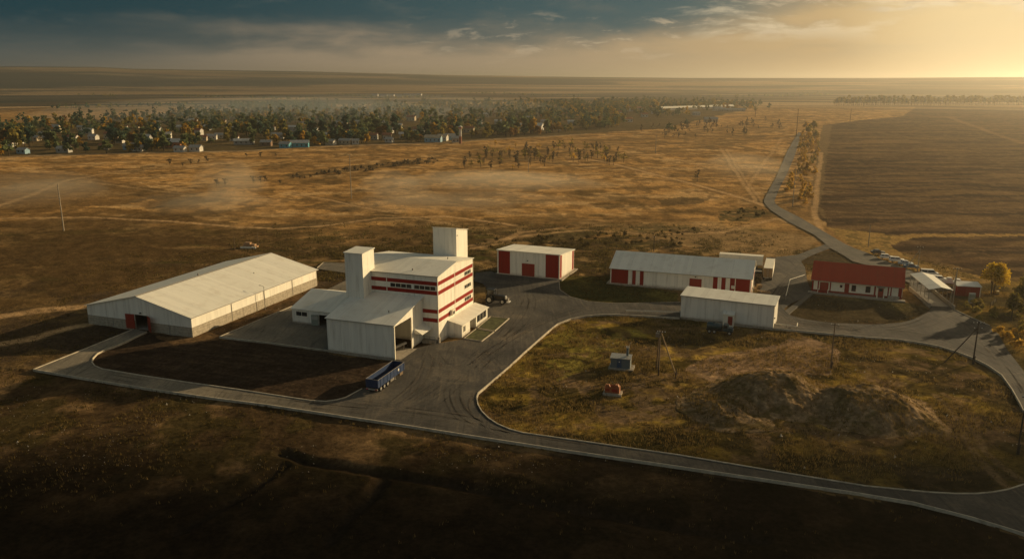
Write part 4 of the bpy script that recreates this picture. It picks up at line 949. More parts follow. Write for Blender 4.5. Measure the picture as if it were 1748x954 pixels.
# ---------------- tank truck by the pale shed
t = thing('tank_truck', 'old dark green tank truck parked against the pale shed', 'truck', (*gp(1227, 567.5), -.1), -22)
MB().lathe((-2.75, 0, 1.62), (1, 0, 0), [(0, .3), (.08, .66), (.2, .78), (3.3, .78), (3.42, .66), (3.5, .3)], 20).build('tank', M['tank'], t, True)
MB().lathe((-1.1, 0, 2.3), (0, 0, 1), [(0, .3), (.22, .3), (.24, .2)], 12).build('hatch', M['tank'], t)
MB().prism([(.95, .8), (2.0, .8), (2.05, 1.5), (1.9, 2.25), (1.0, 2.3)], -.95, .95, 'y').build('cab', M['tank'], t)
MB().prism([(1.15, 1.55), (1.9, 1.55), (1.8, 2.1), (1.15, 2.1)], -.965, .965, 'y').build('window_glass', M['glass'], t)
MB().prism([(2.05, .8), (3.1, .8), (3.15, 1.2), (3.0, 1.45), (2.05, 1.5)], -.62, .62, 'y').build('hood', M['tank'], t)
MB().box(-2.8, 3.1, -.42, .42, .55, .8).build('chassis', M['black'], t)
for x, r in ((-2.0, .48), (-.9, .48), (2.45, .48)):
    for s in (-1, 1): wheel(t, x, s*.88, r, .28)
for s in (-1, 1): MB().box(1.85, 3.05, s*.9-.16, s*.9+.16, .98, 1.08).build('fender', M['tank'], t)
for s in (-1, 1): MB().box(3.1, 3.2, s*.5-.1, s*.5+.1, 1.0, 1.2).build('headlight', M['lens'], t)

# ---------------- transformer kiosk, oil skid, poles on the island
t = thing('transformer_kiosk', 'blue grey transformer kiosk with a short mast, on a slab', 'kiosk', (*gp(1042, 627), -.1), -15)
MB().box(-.4, 4.6, -.5, 2.7, -.3, .12).build('slab', M['conc'], t)
MB().box(0, 3.9, 0, 2.2, .12, 2.15).build('cabinet', M['kioskblue'], t)
MB().slab([(-.15, -.2, 2.2), (4.05, -.2, 2.2), (4.05, 2.4, 2.42), (-.15, 2.4, 2.42)], .08).build('roof', M['galv'], t)
d = MB().box(1.25, 2.2, -.05, -.002, .16, 1.95).build('door', M['kioskdoor'], t); MB().box(1.65, 1.85, -.07, -.051, 1.35, 1.55).build('warning_plate', M['ceram'], d)
MB().box(2.35, 3.7, -.03, -.002, .3, 1.9).build('door', M['kioskblue'], t)
b = MB().box(2.95, 3.4, 1.1, 1.5, 2.42, 4.1); ms = b.build('insulator_mast', M['kioskblue'], t)
b = MB()
for x in (2.9, 3.18, 3.45): b.cyl((x, 1.3, 4.1), (x, 1.3, 4.5), .07, .05, 8)
b.cyl((3.3, 1.3, 4.1), (3.75, 1.3, 5.3), .025, n=5); b.build('insulator', M['ceram'], ms)
t = thing('oil_skid', 'rusty orange open steel box lying on a concrete pad', 'container', (*gp(1032, 670), -.1), -15)
MB().box(-.3, 3.1, -.35, 1.75, -.3, .1).build('pad', M['panel'], t)
b = MB(); b.box(0, 2.7, 0, 1.5, .14, .22); b.box(0, 2.7, 0, .06, .22, 1.25); b.box(0, 2.7, 1.44, 1.5, .22, 1.25); b.box(0, .06, .06, 1.44, .22, 1.25); b.box(2.64, 2.7, .06, 1.44, .22, 1.25); b.build('box', M['orange'], t)
b = MB(); b.prism([(.06, 1.26), (1.0, 1.26), (.8, 1.7), (.25, 1.7)], .1, .5, 'y'); b.prism([(1.7, 1.26), (2.6, 1.26), (2.4, 1.65), (1.9, 1.65)], .3, 1.1, 'y'); b.build('open_lid', M['orange'], t)
MB().box(.15, .9, -.02, -.002, .5, .95).box(1.3, 2.4, -.02, -.002, .4, 1.0).build('side_panel', M['door'], t)

def insulators(b, pts, mi=0):
    for p in pts: b.cyl(p, (p[0], p[1], p[2]+.22), .07, .05, 8, mi)
def utility_pole(name, label, base, top_px=None, h=9., lean=0, arms=((-.6, 1.3),), mat='wood', r=.15, group='utility poles', rz=-20, stub=0., strut=None, lampd=False, cat='utility pole'):
    t = thing(name, label, cat, (base[0], base[1], -.25), rz, group)
    MB().cyl((0, 0, -.3), (lean, 0, h), r, r*.62, 10).build('pole', M[mat], t)
    if stub: MB().cyl((.2, 0, -.3), (.2, 0, stub), r*.9, n=8).build('stub', M['darkwood'], t)
    for dz, half in arms:
        am = MB().box(-half, half, -.17, -.06, h+dz, h+dz+.1).build('cross_arm', M['darkwood'], t)
        b = MB(); insulators(b, [(x, -.11, h+dz+.1) for x in np.linspace(-half+.08, half-.08, 4 if half > .9 else 2)]); b.build('insulator', M['ceram'], am)
    if strut: MB().cyl((strut[0], strut[1], -.3), (0, 0, h*.86), r*.8, r*.6, 8).build('strut', M[mat], t)
    if lampd:
        q = MB().cyl((0, 0, h), (.9, 0, h+.2), .04, n=6).build('lamp_arm', M['steel'], t); MB().box(.8, 1.3, -.12, .12, h+.14, h+.26).build('lamp_head', M['steel'], q)
    return t
def hgt(base, ytop):   # height of a pole from its foot and the level of its top
    u = -(ytop-CYP)/FPX; dy = math.cos(TILT)+u*math.sin(TILT); dz = -math.sin(TILT)+u*math.cos(TILT)
    return CAMH+dz/dy*base[1]+.25
def pole(label, foot, top, **k):
    p = gp(*foot); return utility_pole('utility_pole', label, p, h=hgt(p, top), **k)
pole('tall thick concrete pole standing alone in the dry field beyond the barn', (109, 393), 314, mat='poleconc', r=.26, arms=((-5.6, .7),), rz=-30)
pole('concrete power line pole in the dry field past the works towers', (600, 338), 264, mat='poleconc', r=.24, arms=((-.4, 1.2), (-6.5, .6)))
pole('twin-armed pole far off in the open field beside the bare trees', (1119, 262), 230, mat='poleconc', r=.28, arms=((-1., 1.4),))
pole('thin far pole rising from the open field left of the twin-armed pole', (902, 294), 268, mat='poleconc', r=.2, arms=((-.5, .9),))
pole('wooden pole with crossarm at the kerb between pale shed and mounds', (1418, 626), 551, arms=((-.5, .75),), stub=1.4)
p = gp(1661, 618); utility_pole('utility_pole', 'double-armed pole with a leaning strut in front of the wide junction', p, h=hgt(p, 549), arms=((-.35, 1.1), (-1.5, .8)), rz=-5, stub=1.6, strut=(-5.6, .3), r=.17, mat='darkwood')
pole('dark pole standing at the outer bend of the kerb past the mounds', (1737, 771), 674, arms=((-.4, .6),), stub=1.6, mat='darkwood')
pole('plain pale pole beside the black sedan', (1482, 420), 383, arms=(), mat='poleconc', r=.16)
p = gp(1566, 463); utility_pole('utility_pole', 'pale pole with a dark strut behind the blue sedan', p, h=hgt(p, 420), arms=((-.5, .8),), mat='poleconc', strut=(-3.6, 1.0))
p = gp(1626, 521); utility_pole('utility_pole', 'concrete pole with two crossarms beside the weighbridge wall', p, h=hgt(p, 457), arms=((-.4, .95), (-2.6, .8)), mat='poleconc', r=.17, strut=(-.9, .2))
pole('short dark pole peeping over the workshop roof', (1116, 428), 403, arms=((-.4, .5),), mat='darkwood')
pole('thin wooden pole beside the tan brick heap', (441, 420), 396, arms=(), r=.11)
pole('thin wooden pole by the dry field edge left of the tan brick heap', (401, 426), 402, arms=(), r=.11)
pole('roadside pole at the far end of the country road', (1359, 234), 186, arms=((-1, 1.3),), mat='darkwood', r=.3)
pole('roadside pole standing among the yellow saplings', (1353, 352), 287, arms=((-.8, .7),), mat='poleconc', r=.2)
pole('pole alone on the pale strip past the saplings', (1451, 208), 186, arms=((-1, 1.5),), mat='darkwood', r=.35)
pole('dark pole in the trees beyond the bare field', (1289, 200), 178, arms=((-1, 1.4),), mat='darkwood', r=.35)
p = gp(453, 527); utility_pole('lamp_post', 'slender lamp post beside the barn wall', p, h=hgt(p, 489), arms=(), mat='steel', r=.09, lampd=True, group='', cat='lamp post', rz=160)
# two-pole transformer mount with strut
b0 = gp(1124, 637.5); h = hgt(b0, 565)
t = thing('transformer_pole', 'two-legged pole mount with transformer and long leaning strut', 'utility pole', (b0[0], b0[1], -.25), -15)
for (x, y) in ((0, 0), (-.7, 3.6)): MB().cyl((x, y, -.3), (x*.4, y*.35, h-(.2 if y else 0)), .16, .11, 8).build('pole', M['wood'], t)
MB().cyl((3.6, -.2, -.3), (.15, .1, h-.3), .16, .11, 8).build('strut', M['pallet'], t)
for x, y in ((.0, -.0), (3.35, -.2)): MB().cyl((x+.05, y-.16, -.3), (x+.05, y-.14, 1.7), .12, n=8).build('stub', M['darkwood'], t)
b = MB(); b.box(-.95, -.1, .9, 1.5, h-1.6, h-.85); b.cyl((-.75, 1.2, h-.85), (-.75, 1.2, h-.45), .08, n=6); b.cyl((-.3, 1.2, h-.85), (-.3, 1.2, h-.45), .08, n=6); b.build('transformer', M['steel'], t)
a = MB().box(-.6, 1.0, -.1, .02, h-.3, h-.18).box(-.2, .2, .0, 1.2, h-.9, h-.8).build('cross_arm', M['darkwood'], t)
b = MB(); insulators(b, [(-.5, -.04, h-.18), (-.1, -.04, h-.18), (.4, -.04, h-.18), (.9, -.04, h-.18)]); b.build('insulator', M['ceram'], a)

# ---------------- odds and ends
t = thing('brick_heap', 'heap of tan bricks out in the field behind the barn', 'bricks', gp(428, 421.5), -10)
b = MB()
for r_, (zz, nn, sh_) in enumerate(((0, 5, 0), (.55, 4, .3), (1.1, 2, .7))):
    for i_ in range(nn): b.box(-2.6+sh_+i_*1.05, -1.62+sh_+i_*1.05, -.7+.1*random.random(), .7, zz-.2, zz+.5)
b.build('brick_stack', M['brick'], t)
MB().box(-3.0, 2.6, -1.6, -1.2, -.25, .35).build('pale_beam', M['trim'], t)
# pipe barrier by the red-roofed house
def barrier(name, label, pts, h, mat='trim'):
    P = [gp(*q) for q in pts]; t = thing(name, label, 'barrier', (P[0][0], P[0][1], 0))
    L = [(x-P[0][0], y-P[0][1]) for x, y in P]; b = MB()
    for (ax, ay), (bx, by) in zip(L[:-1], L[1:]): b.cyl((ax, ay, h), (bx, by, h), .09, n=6)
    b.build('rail', M[mat], t); 
    for x, y in L: MB().cyl((x, y, -.3), (x, y, h), .08, n=6).build('post', M['steel'], t)
    return t
barrier('pipe_barrier', 'bent white pipe barrier on the dirt left of the red-roofed house', [(1341, 512), (1348, 484), (1373, 476)], 1.2)
barrier('guard_rail', 'low white guard rail beside the pale shed road', [(1322, 557), (1342, 559.5), (1360, 562), (1361, 556)], .7)
barrier('guard_rail', 'pale guard rail at the roadside reaching the far corner of the pale shed', [(1068, 533), (1100, 534), (1160, 536)], .5)
def pallet_stack(label, loc, n, rz, w=1.2):
    t = thing('pallet_stack', label, 'pallets', (*loc, 0), rz, 'pallets beside the workshop')
    for k_ in range(n):
        b = MB()
        for x in np.linspace(-w/2, w/2-.12, 6): b.box(x, x+.12, -.5, .5, .1+.16*k_, .13+.16*k_)
        for y in (-.48, -.05, .38): b.box(-w/2, w/2, y, y+.1, .16*k_, .1+.16*k_)
        b.build('pallet', M['pallet'], t)
pallet_stack('tall stack of pale pallets nearest the box trailer doors', gp(1296, 491), 6, 12)
pallet_stack('low wide pallet pile in front of the tall pallet stack', gp(1307, 500), 2, -20, 2.4)
pallet_stack('long flat pallets lying beside the pale shed corner', gp(1303, 497), 1, -15, 3.2)
t = thing('notice_board', 'small dark notice board with a white stripe at the workshop gable', 'sign', gp(1294, 476), -20)
MB().box(-1., 1., -.05, .05, 1.6, 3.1).box(-.95, .95, -.07, -.051, 2.2, 2.6, 1).build('board', [M['black'], M['ceram']], t)
for x in (-.85, .85): MB().cyl((x, .06, -.2), (x, .06, 3.0), .05, n=6).build('post', M['steel'], t)
t = thing('metal_cabinet', 'grey green upright metal cabinet in front of the red shed', 'cabinet', gp(1658, 515), -12)
MB().box(-.7, .7, -.4, .4, 0, 2.0).build('case', M['greygreen'], t); MB().cyl((-.7, 0, 2.0), (.7, 0, 2.0), .4, n=14).build('rounded_top', M['galv'], t); MB().box(-.62, .62, -.42, -.402, .95, 1.1).build('door_bar', M['galv'], t)
MB().box(-1, 1, -.8, .6, -.25, .03).build('pad', M['conc'], t)
t = thing('yellow_barrel', 'yellow barrel lying under the yellow tree', 'barrel', gp(1701, 501), 15)
MB().lathe((-.6, 0, .4), (1, 0, 0), [(0, .2), (.02, .42), (.4, .45), (.42, .47), (.46, .47), (.8, .45), (1.18, .42), (1.2, .2)], 16).build('drum', M['yellow'], t)
MB().box(-.5, .5, -.5, .5, -.2, .03).build('cradle', M['darkwood'], t)
t = thing('grain_conveyor', 'inclined grey grain conveyor inside the drive-through hall', 'conveyor', (*uv(-78.6, 143.2), .08), -20)
b = MB(); b.slab([(-1.6, -1.4, .5), (-1.1, -1.7, .5), (1.9, 2.0, 1.6), (1.4, 2.3, 1.6)], .35); b.build('trough', M['galv'], t)
MB().box(-.2, -.05, .1, .25, 0, .8).box(1.3, 1.45, 1.6, 1.75, 0, 1.2).build('leg', M['steel'], t)
# wooden rail fence right of the weighbridge and by the road
def rail_fence(label, pts, h=1.1, step=2.2, mat='darkwood'):
    P = [Vector((*gp(*q), 0)) for q in pts]; t = thing('fence', label, 'fence', P[0]); b = MB()
    for A, B in zip(P[:-1], P[1:]):
        n = max(1, int((B-A).length/step))
        for k_ in range(n+1):
            c_ = A.lerp(B, k_/n)-P[0]; MB().cyl((c_.x, c_.y, -.3), (c_.x+.05*random.uniform(-1, 1), c_.y, h), .06, n=5).build('post', M[mat], t)
        a_, c_ = A-P[0], B-P[0]
        for zz in (h*.5, h*.9): b.cyl((a_.x, a_.y, zz), (c_.x, c_.y, zz), .035, n=5)
    b.build('rail', M[mat], t); return t
rail_fence('dark wooden fence below the red shed and metal cabinet', [(1632, 524), (1660, 522), (1690, 524), (1700, 516)])
# ================================================================== TREES, VILLAGE
def leaves(centres, radii, n, size, seed, flat=.75):
    """n leaf-clump quads spread through the volume of a set of blobs, denser towards their skins"""
    r_ = np.random.default_rng(seed); k = len(centres)
    w = np.array(radii)**2; pick = r_.choice(k, n, p=w/w.sum())
    d = r_.normal(size=(n, 3)); d /= np.linalg.norm(d, axis=1)[:, None]
    rad = (r_.random(n)**.45)[:, None]*np.array(radii)[pick][:, None]*(.8+.5*r_.random((n, 1)))
    p = np.array(centres)[pick]+d*rad*np.array([1, 1, flat])
    a = r_.normal(size=(n, 3)); a /= np.linalg.norm(a, axis=1)[:, None]
    b_ = np.cross(a, r_.normal(size=(n, 3))); b_ /= np.linalg.norm(b_, axis=1)[:, None]
    s = size*(.6+.8*r_.random((n, 1)))
    v = np.stack([p-a*s-b_*s*.7, p+a*s-b_*s*.7, p+a*s*.8+b_*s*.7, p-a*s*.8+b_*s*.7], 1).reshape(-1, 3)
    return v, np.arange(4*n).reshape(n, 4)
def blobs(h, w, n, seed, base=.35, kind='round'):
    r_ = random.Random(seed); c = []; rad = []
    for i in range(n):
        t = r_.random(); zz = h*(base+(1-base)*(.12+.78*t))
        sp = w*(1-.75*t**1.6) if kind == 'round' else w*(.5+.3*math.sin(t*3.1)) if kind == 'column' else w
        a = r_.random()*6.283; q = sp*r_.random()**.5*.75
        c.append((q*math.cos(a), q*math.sin(a), zz)); rad.append(w*r_.uniform(.28, .5)*(1-.35*t))
    return c, rad
def limbs(h, cs, seed, r0, top=.5, fork=1):
    r_ = random.Random(seed); b = MB()
    for f in range(fork):
        off = (f-(fork-1)/2)*.9
        b.cyl((off*.6, 0, -.3), (off*1.0, .1*f, h*top*.6), r0, r0*.72, 8); b.cyl((off, .1*f, h*top*.6), (off*1.9, .2, h*top*1.25), r0*.72, r0*.3, 7)
        for c in cs[f::fork][:9]:
            z0 = h*top*r_.uniform(.45, .95); b.cyl((off*1.2, 0, z0), (c[0]*.85, c[1]*.85, c[2]*.97), r0*.36, r0*.08, 5)
    return b
M['leaf_yellow'] = mat_leaf('yellow_autumn_leaves', (.36, .235, .018), (.72, .48, .035), .4)
M['leaf_olive'] = mat_leaf('olive_leaves', (.15, .125, .03), (.36, .27, .06), .4)
M['leaf_green'] = mat_leaf('dark_green_leaves', (.070, .095, .045), (.17, .19, .075), .4)
M['leaf_deep'] = mat_leaf('deep_green_leaves', (.035, .072, .055), (.085, .13, .08), .4)
M['leaf_gold'] = mat_leaf('golden_leaves', (.32, .19, .03), (.65, .39, .06), .4)
M['leaf_rust'] = mat_leaf('rusty_leaves', (.17, .09, .025), (.30, .16, .04), .35)
M['twig'] = mat_leaf('grey_brown_twigs', (.09, .07, .042), (.19, .14, .075), .25)
M['grass_blade'] = mat_leaf('dry_grass_blades', (.13, .085, .026), (.27, .18, .058), .3)
M['weed'] = mat_leaf('green_weed_leaves', (.045, .034, .011), (.13, .088, .022), .3)
M['drab'] = mat_leaf('drab_weed_leaves', (.055, .042, .016), (.16, .115, .035), .3)

def near_tree(name, label, base, h, w, nb, nl, size, mat, seed, fork=1, kind='round', r0=.22, cat='tree', group=None, base_t=.35):
    t = thing(name, label, cat, (base[0], base[1], -.2), 0, group)
    cs, rs = blobs(h, w, nb, seed, base_t, kind)
    limbs(h, cs, seed, r0, .55, fork).build('trunk', M['bark'], t)
    v, q = leaves(cs, rs, nl, size, seed); np_mesh('crown', v, q, M[mat], t)
    return t
near_tree('yellow_tree', 'bright yellow twin-trunked tree beyond the red shed', gp(1694, 500), 8.6, 4.3, 26, 2600, .22, 'leaf_yellow', 3, fork=2, r0=.2)
near_tree('olive_tree', 'tall olive tree at the junction edge nearest the fence', gp(1726, 546), 7.2, 2.6, 20, 1100, .2, 'leaf_olive', 5, base_t=.4, r0=.16)
near_tree('olive_tree', 'large olive tree cut by the frame beyond the fence', gp(1752, 532), 10.5, 4.2, 24, 2000, .24, 'leaf_olive', 8)
near_tree('olive_tree', 'half-bare olive tree standing behind the large olive tree', gp(1775, 520), 10., 4., 20, 1400, .24, 'leaf_olive', 9)
def bush_mesh(seed, h, w, n, size, mat, stem=True):
    cs, rs = blobs(h, w, 9, seed, .12); v, q = leaves(cs, rs, n, size, seed)
    o = np_mesh('tmp', v, q, M[mat]); me = o.data; bpy.data.objects.remove(o); return me
def scatter(name, label, cat, group, me, pts, smin=.8, smax=1.25, z=-.15):
    for x, y in pts:
        o = bpy.data.objects.new(name, me); COL.objects.link(o); s = random.uniform(smin, smax)
        o.location = (x, y, z); o.scale = (s, s, s*random.uniform(.85, 1.2)); o.rotation_euler = (0, 0, random.random()*6.28)
        tag(o, label, cat, group)
def px_cluster(poly, n, seed):
    P = gps(poly); xs = [p[0] for p in P]; ys = [p[1] for p in P]; r_ = np.random.default_rng(seed); out = []
    while len(out) < n:
        x = r_.uniform(min(xs), max(xs), 400); y = r_.uniform(min(ys), max(ys), 400); k = inpoly(x, y, P)
        out += list(zip(x[k], y[k]))
    return [(float(a), float(c)) for a, c in out[:n]]
# olive bushes around the junction
scatter('bush', 'olive bush in the weedy bank beside the wide junction', 'bush', 'bushes on the weedy bank', bush_mesh(21, 1.8, 1.3, 260, .13, 'leaf_olive'), px_cluster([(1640,520),(1700,505),(1748,520),(1748,570),(1700,560),(1650,536)], 16, 1))
scatter('golden_bush', 'golden bush at the outer edge of the junction road', 'bush', 'golden bushes by the junction', bush_mesh(22, 1.5, 1.2, 240, .13, 'leaf_gold'), px_cluster([(1700,565),(1748,560),(1748,600),(1722,590)], 9, 2))
# sapling rows beside the country road
sap = [bush_mesh(31+k, 3.6, 1.5, 230, .22, m_) for k, m_ in enumerate(('leaf_gold', 'leaf_olive', 'leaf_gold'))]
strip = [(1367,229),(1398,232),(1396,262),(1386,318),(1378,358),(1337,346),(1351,300),(1362,268)]
scatter('sapling', 'golden sapling in the rows beside the country road', 'sapling', 'saplings by the country road', sap[0], px_cluster(strip, 85, 3), .8, 1.6)
scatter('sapling', 'olive sapling in the rows beside the country road', 'sapling', 'saplings by the country road', sap[1], px_cluster(strip, 36, 4), .7, 1.4)
for i_, (x, y, h_) in enumerate(((1381, 232, 12.), (1388, 226, 13.), (1376, 222, 9.5), (1391, 238, 9.))):
    near_tree('roadside_tree', ['round olive tree first behind the sapling rows', 'tallest olive tree at the head of the sapling rows', 'small golden tree leaning over the far road end', 'low olive tree on the ploughed side of the saplings'][i_], gp(x, y), h_, h_*.42, 14, 420, .55, ['leaf_olive', 'leaf_olive', 'leaf_gold', 'leaf_olive'][i_], 60+i_, r0=.3)
# bare scrub and thin trees in the open field
def scrub_mesh(seed, h, w, n, mat='twig'):
    r_ = random.Random(seed); b = MB(); b.cyl((0, 0, -.2), (0, 0, h*.5), .12, .07, 5)
    cs, rs = blobs(h, w, 8, seed, .3)
    for c in cs: b.cyl((0, 0, h*r_.uniform(.2, .45)), c, .06, .02, 4)
    v, q = leaves(cs, rs, n, .3, seed); o = len(b.v); b.v += [tuple(p) for p in v]; b.f += [tuple(int(i)+o for i in f) for f in q]; b.m += [1]*len(q)
    o = b.build('tmp', [M['bark'], M[mat]]); me = o.data; bpy.data.objects.remove(o); return me
sc = [scrub_mesh(41+k, 5.2, 2.1, 46, m_) for k, m_ in enumerate(('twig', 'twig', 'leaf_olive', 'leaf_gold'))]
A = [(785,268),(860,258),(985,248),(1075,262),(1070,284),(960,282),(850,293),(790,296)]
scatter('bare_tree', 'thin leafless tree in the scrub of the open field', 'tree', 'leafless trees in the field scrub', sc[0], px_cluster(A, 56, 5)+gps([(1003,275),(1190,309),(885,286),(945,272)]), .8, 1.7)
scatter('bare_tree', 'olive small tree in the scrub of the open field', 'tree', 'olive trees in the field scrub', sc[2], px_cluster(A, 30, 6)+gps([(1050,277),(1020,270)]), .8, 1.7)
scatter('bare_tree', 'yellow small tree in the scrub of the open field', 'tree', 'yellow trees in the field scrub', sc[3], px_cluster(A, 12, 7)+gps([(880,252),(845,250)]), .8, 1.4)
B_ = [(1085,222),(1200,208),(1330,206),(1345,222),(1250,236),(1120,238)]
scatter('bare_tree', 'dark leafless tree on the slope below the long white barns', 'tree', 'leafless trees below the long barns', sc[1], px_cluster(B_, 60, 8), .7, 1.7)
scatter('scrub_bush', 'low dark scrub bush in the strip across the open field', 'bush', 'scrub strip across the field', scrub_mesh(51, 1.6, 2.2, 40), px_cluster([(495,303),(600,287),(745,270),(750,277),(620,294),(500,308)], 70, 9), .6, 1.3)
scatter('scrub_bush', 'small bare bush near the hollow in the far field', 'bush', 'bare bushes in the far field', scrub_mesh(52, 3.4, 2.4, 70), gps([(370,318),(384,316),(432,312),(445,310),(452,309),(478,314),(290,281),(312,283),(325,281),(340,279),(352,277),(420,268),(445,268),(470,266)]), .7, 1.2)
scatter('weed_bush', 'dark weed bush in the rough strip behind the sheds', 'bush', 'weeds behind the sheds', bush_mesh(53, 1.0, 1.3, 120, .12, 'weed'), px_cluster([(820,412),(1000,400),(1190,385),(1190,400),(1150,424),(985,428),(830,430)], 60, 10)+px_cluster([(1240,362),(1300,356),(1315,370),(1250,378)], 16, 11), .6, 1.4)

# ---------------- the village
VIL = [(-320,278),(0,269),(160,263),(420,256.5),(520,250),(600,247.5),(760,242),(830,237),(1000,225),(1060,219),(1075,205),(1130,203),(1260,190),(1290,186),(1280,181),(1100,176),(1040,177),(900,179),(700,182),(500,189),(400,184),(290,196),(180,206),(110,211),(0,216),(-320,222)]
shapes = []
def vil_mesh(seed, mat, kind, h, w, n):
    cs, rs = blobs(h, w, 10, seed, .22, kind); v, q = leaves(cs, rs, n, .75, seed, .85)
    b = MB(); b.cyl((0, 0, -.5), (0, 0, h*.6), .28, .14, 6)
    o = len(b.v); b.v += [tuple(p) for p in v]; b.f += [tuple(int(i)+o for i in f) for f in q]; b.m += [1]*len(q)
    ob = b.build('village_tree', [M['bark'], M[mat]]); me = ob.data; bpy.data.objects.remove(ob); return me
KINDS = [('leaf_deep', 'dark green broad tree standing among the village houses', 'round', 10.5, 4.8), ('leaf_green', 'green bushy tree standing among the village houses', 'round', 9., 4.4), ('leaf_olive', 'olive round tree standing among the village houses', 'round', 8.5, 4.2),
         ('leaf_gold', 'golden autumn tree standing among the village houses', 'round', 8., 3.6), ('leaf_rust', 'rusty brown tree standing among the village houses', 'round', 7.5, 3.6), ('leaf_green', 'slim green tree standing among the village houses', 'column', 13., 3.)]
VM = [[vil_mesh(100+10*k+j, m_, kd, h_, w_, 150) for j in range(2)] for k, (m_, l_, kd, h_, w_) in enumerate(KINDS)]
WGT = [.20, .31, .28, .11, .05, .05]
P = np.array(px_cluster(VIL, 2900, 12)); d_ = np.hypot(P[:, 0], P[:, 1])
keepx = (np.arctan2(P[:, 0], P[:, 1]) > R(-36)) & (np.arctan2(P[:, 0], P[:, 1]) < R(36)); P = P[keepx]; d_ = d_[keepx]
edge = px_cluster([(-60,270),(0,268.5),(160,262.5),(420,256),(520,249.5),(760,241.5),(830,236.5),(1000,224.5),(1060,218),(1050,212),(900,226),(760,234),(520,242),(300,251),(-60,262)], 190, 13)
P = np.vstack([np.array(edge), P[np.argsort(np.hypot(P[:, 0], P[:, 1]))]])
# keep the row of house plots along the near edge partly open
HPX = [(92,226,'cream','grey',13,8,6),(300,251,'orange','white',14,9,4.5),(308,259,'white','grey',9,5,3.2),(238,258,'white','grey',8,6,3.2),(222,255,'blue','grey',9,6,3.4),(205,244,'white','rust',7,5,3.2),(212,222,'white','rust',8,6,3.4),(232,218,'cream','rust',8,6,3.4),
 (335,258,'white','grey',9,6,3.3),(345,240,'cream','rust',9,6,3.4),(362,238,'white','grey',9,6,3.4),(340,231,'white','rust',7,6,5.5),(375,236,'cream','grey',8,6,3.4),(417,246.5,'grey','white',17,6,3.4),(400,240,'white','rust',8,6,3.2),(488,252,'teal','grey',9,6,3.4),(512,251,'teal','white',15,7,3.8),(455,249,'brown','grey',9,6,3.4),
 (565,247,'white','grey',8,6,3.2),(590,246,'cream','grey',11,6,3.3),(607,246,'white','grey',6,5,3.2),(661,238,'cream','rust',8,6,4.5),(664,227,'white','grey',9,6,4.),(665,243,'white','grey',7,5,3.2),(583,215,'cream','grey',14,7,4.),(702,206,'cream','rust',12,8,5.),(737,204,'pink','rust',14,8,4.),(740,242,'blue','cream',15,8,4.),(756,240,'white','cream',9,7,4.),(768,238,'blue','grey',10,7,3.5),(778,243,'grey','grey',7,6,4.),
 (888,222,'white','white',52,14,5.5),(838,224,'white','grey',9,6,3.5),(860,200,'white','grey',8,6,5.),(960,199,'cream','rust',15,9,4.5),(1000,205,'white','grey',7,6,3.5),(1043,189,'cream','grey',9,7,4.),(1086,190,'white','rust',30,12,5.5),(1072,208,'white','orange',11,7,4.),(1118,194,'white','grey',13,8,4.),(1188,197,'white','grey',12,7,3.5),(1213,208,'cream','grey',18,8,4.),(1278,182,'white','rust',22,11,6.),(1250,190,'cream','grey',45,8,3.),(1225,189,'white','grey',18,9,4.5),
 (140,222,'cream','grey',9,6,3.4),(160,238,'white','grey',8,6,3.2),(60,240,'cream','grey',9,6,3.2),(40,262,'blue','grey',8,5,3.),(110,260,'grey','grey',10,6,3.2),(20,250,'white','rust',8,6,3.2),(180,255,'cream','rust',8,5,3.2),(270,225,'white','grey',8,6,3.4),(420,200,'white','grey',9,6,3.5),(405,197,'cream','grey',9,6,3.5),(480,200,'white','grey',9,6,3.5),(545,205,'cream','rust',9,6,3.5),(640,200,'white','grey',9,6,3.5),(620,225,'cream','grey',9,6,3.5)]
rk = np.random.default_rng(5)
for _x, _y in ((30,245),(75,235),(125,240),(150,228),(190,236),(250,240),(285,236),(265,214),(310,222),(330,210),(355,222),(380,212),(395,224),(425,226),(440,214),(462,222),(475,236),(500,224),(520,212),(535,228),(550,236),(570,226),(598,232),(610,214),(635,238),(650,210),(680,220),(690,236),(715,226),(735,218),(800,226),(815,212),(850,212),(905,206),(930,212),(950,222),(975,213),(1020,200),(1055,196),(1100,200),(830,200),(780,206)):
    HPX.append((_x, _y, rk.choice(['white', 'cream', 'white', 'grey']), rk.choice(['grey', 'rust', 'white']), 8+4*rk.random(), 6, 3.6+1.2*rk.random()))
keep = np.ones(len(P), bool)
for h_ in HPX:
    hx, hy = gp(h_[0], h_[1]); dd_ = math.hypot(hx, hy); ux, uy = hx/dd_, hy/dd_
    along = (P[:, 0]-hx)*ux+(P[:, 1]-hy)*uy; across = np.abs(-(P[:, 0]-hx)*uy+(P[:, 1]-hy)*ux)
    keep &= ~((across < h_[4]*.42) & (along < 7) & (along > -30) & (rng.random(len(P)) < .85)) & ~((across < h_[4]*.6+1) & (np.abs(along) < h_[5]))
lb = [((1120,186),(1252,183))]
a0_, a1_ = gp(1122, 188), gp(1252, 185.5)
keep &= ~((np.hypot(P[:, 0]-np.clip(P[:, 0], a0_[0], a1_[0]), P[:, 1]-(a0_[1]+(a1_[1]-a0_[1])*np.clip((P[:, 0]-a0_[0])/(a1_[0]-a0_[0]), 0, 1))) < 22) | ((P[:, 0] > a0_[0]*.97) & (P[:, 0] < a1_[0]) & (P[:, 1] < a0_[1]) & (P[:, 1] > a0_[1]-160)))
keep &= fbm(P[:, 0]/38, P[:, 1]/75, 207, 3) > np.where(np.arange(len(P)) < len(edge), .34, .40)
P = P[keep]
rk = np.random.default_rng(5)
pk = rk.choice(6, len(P), p=WGT); sz = rk.uniform(.85, 2.0, len(P)); sz[:190] *= .72
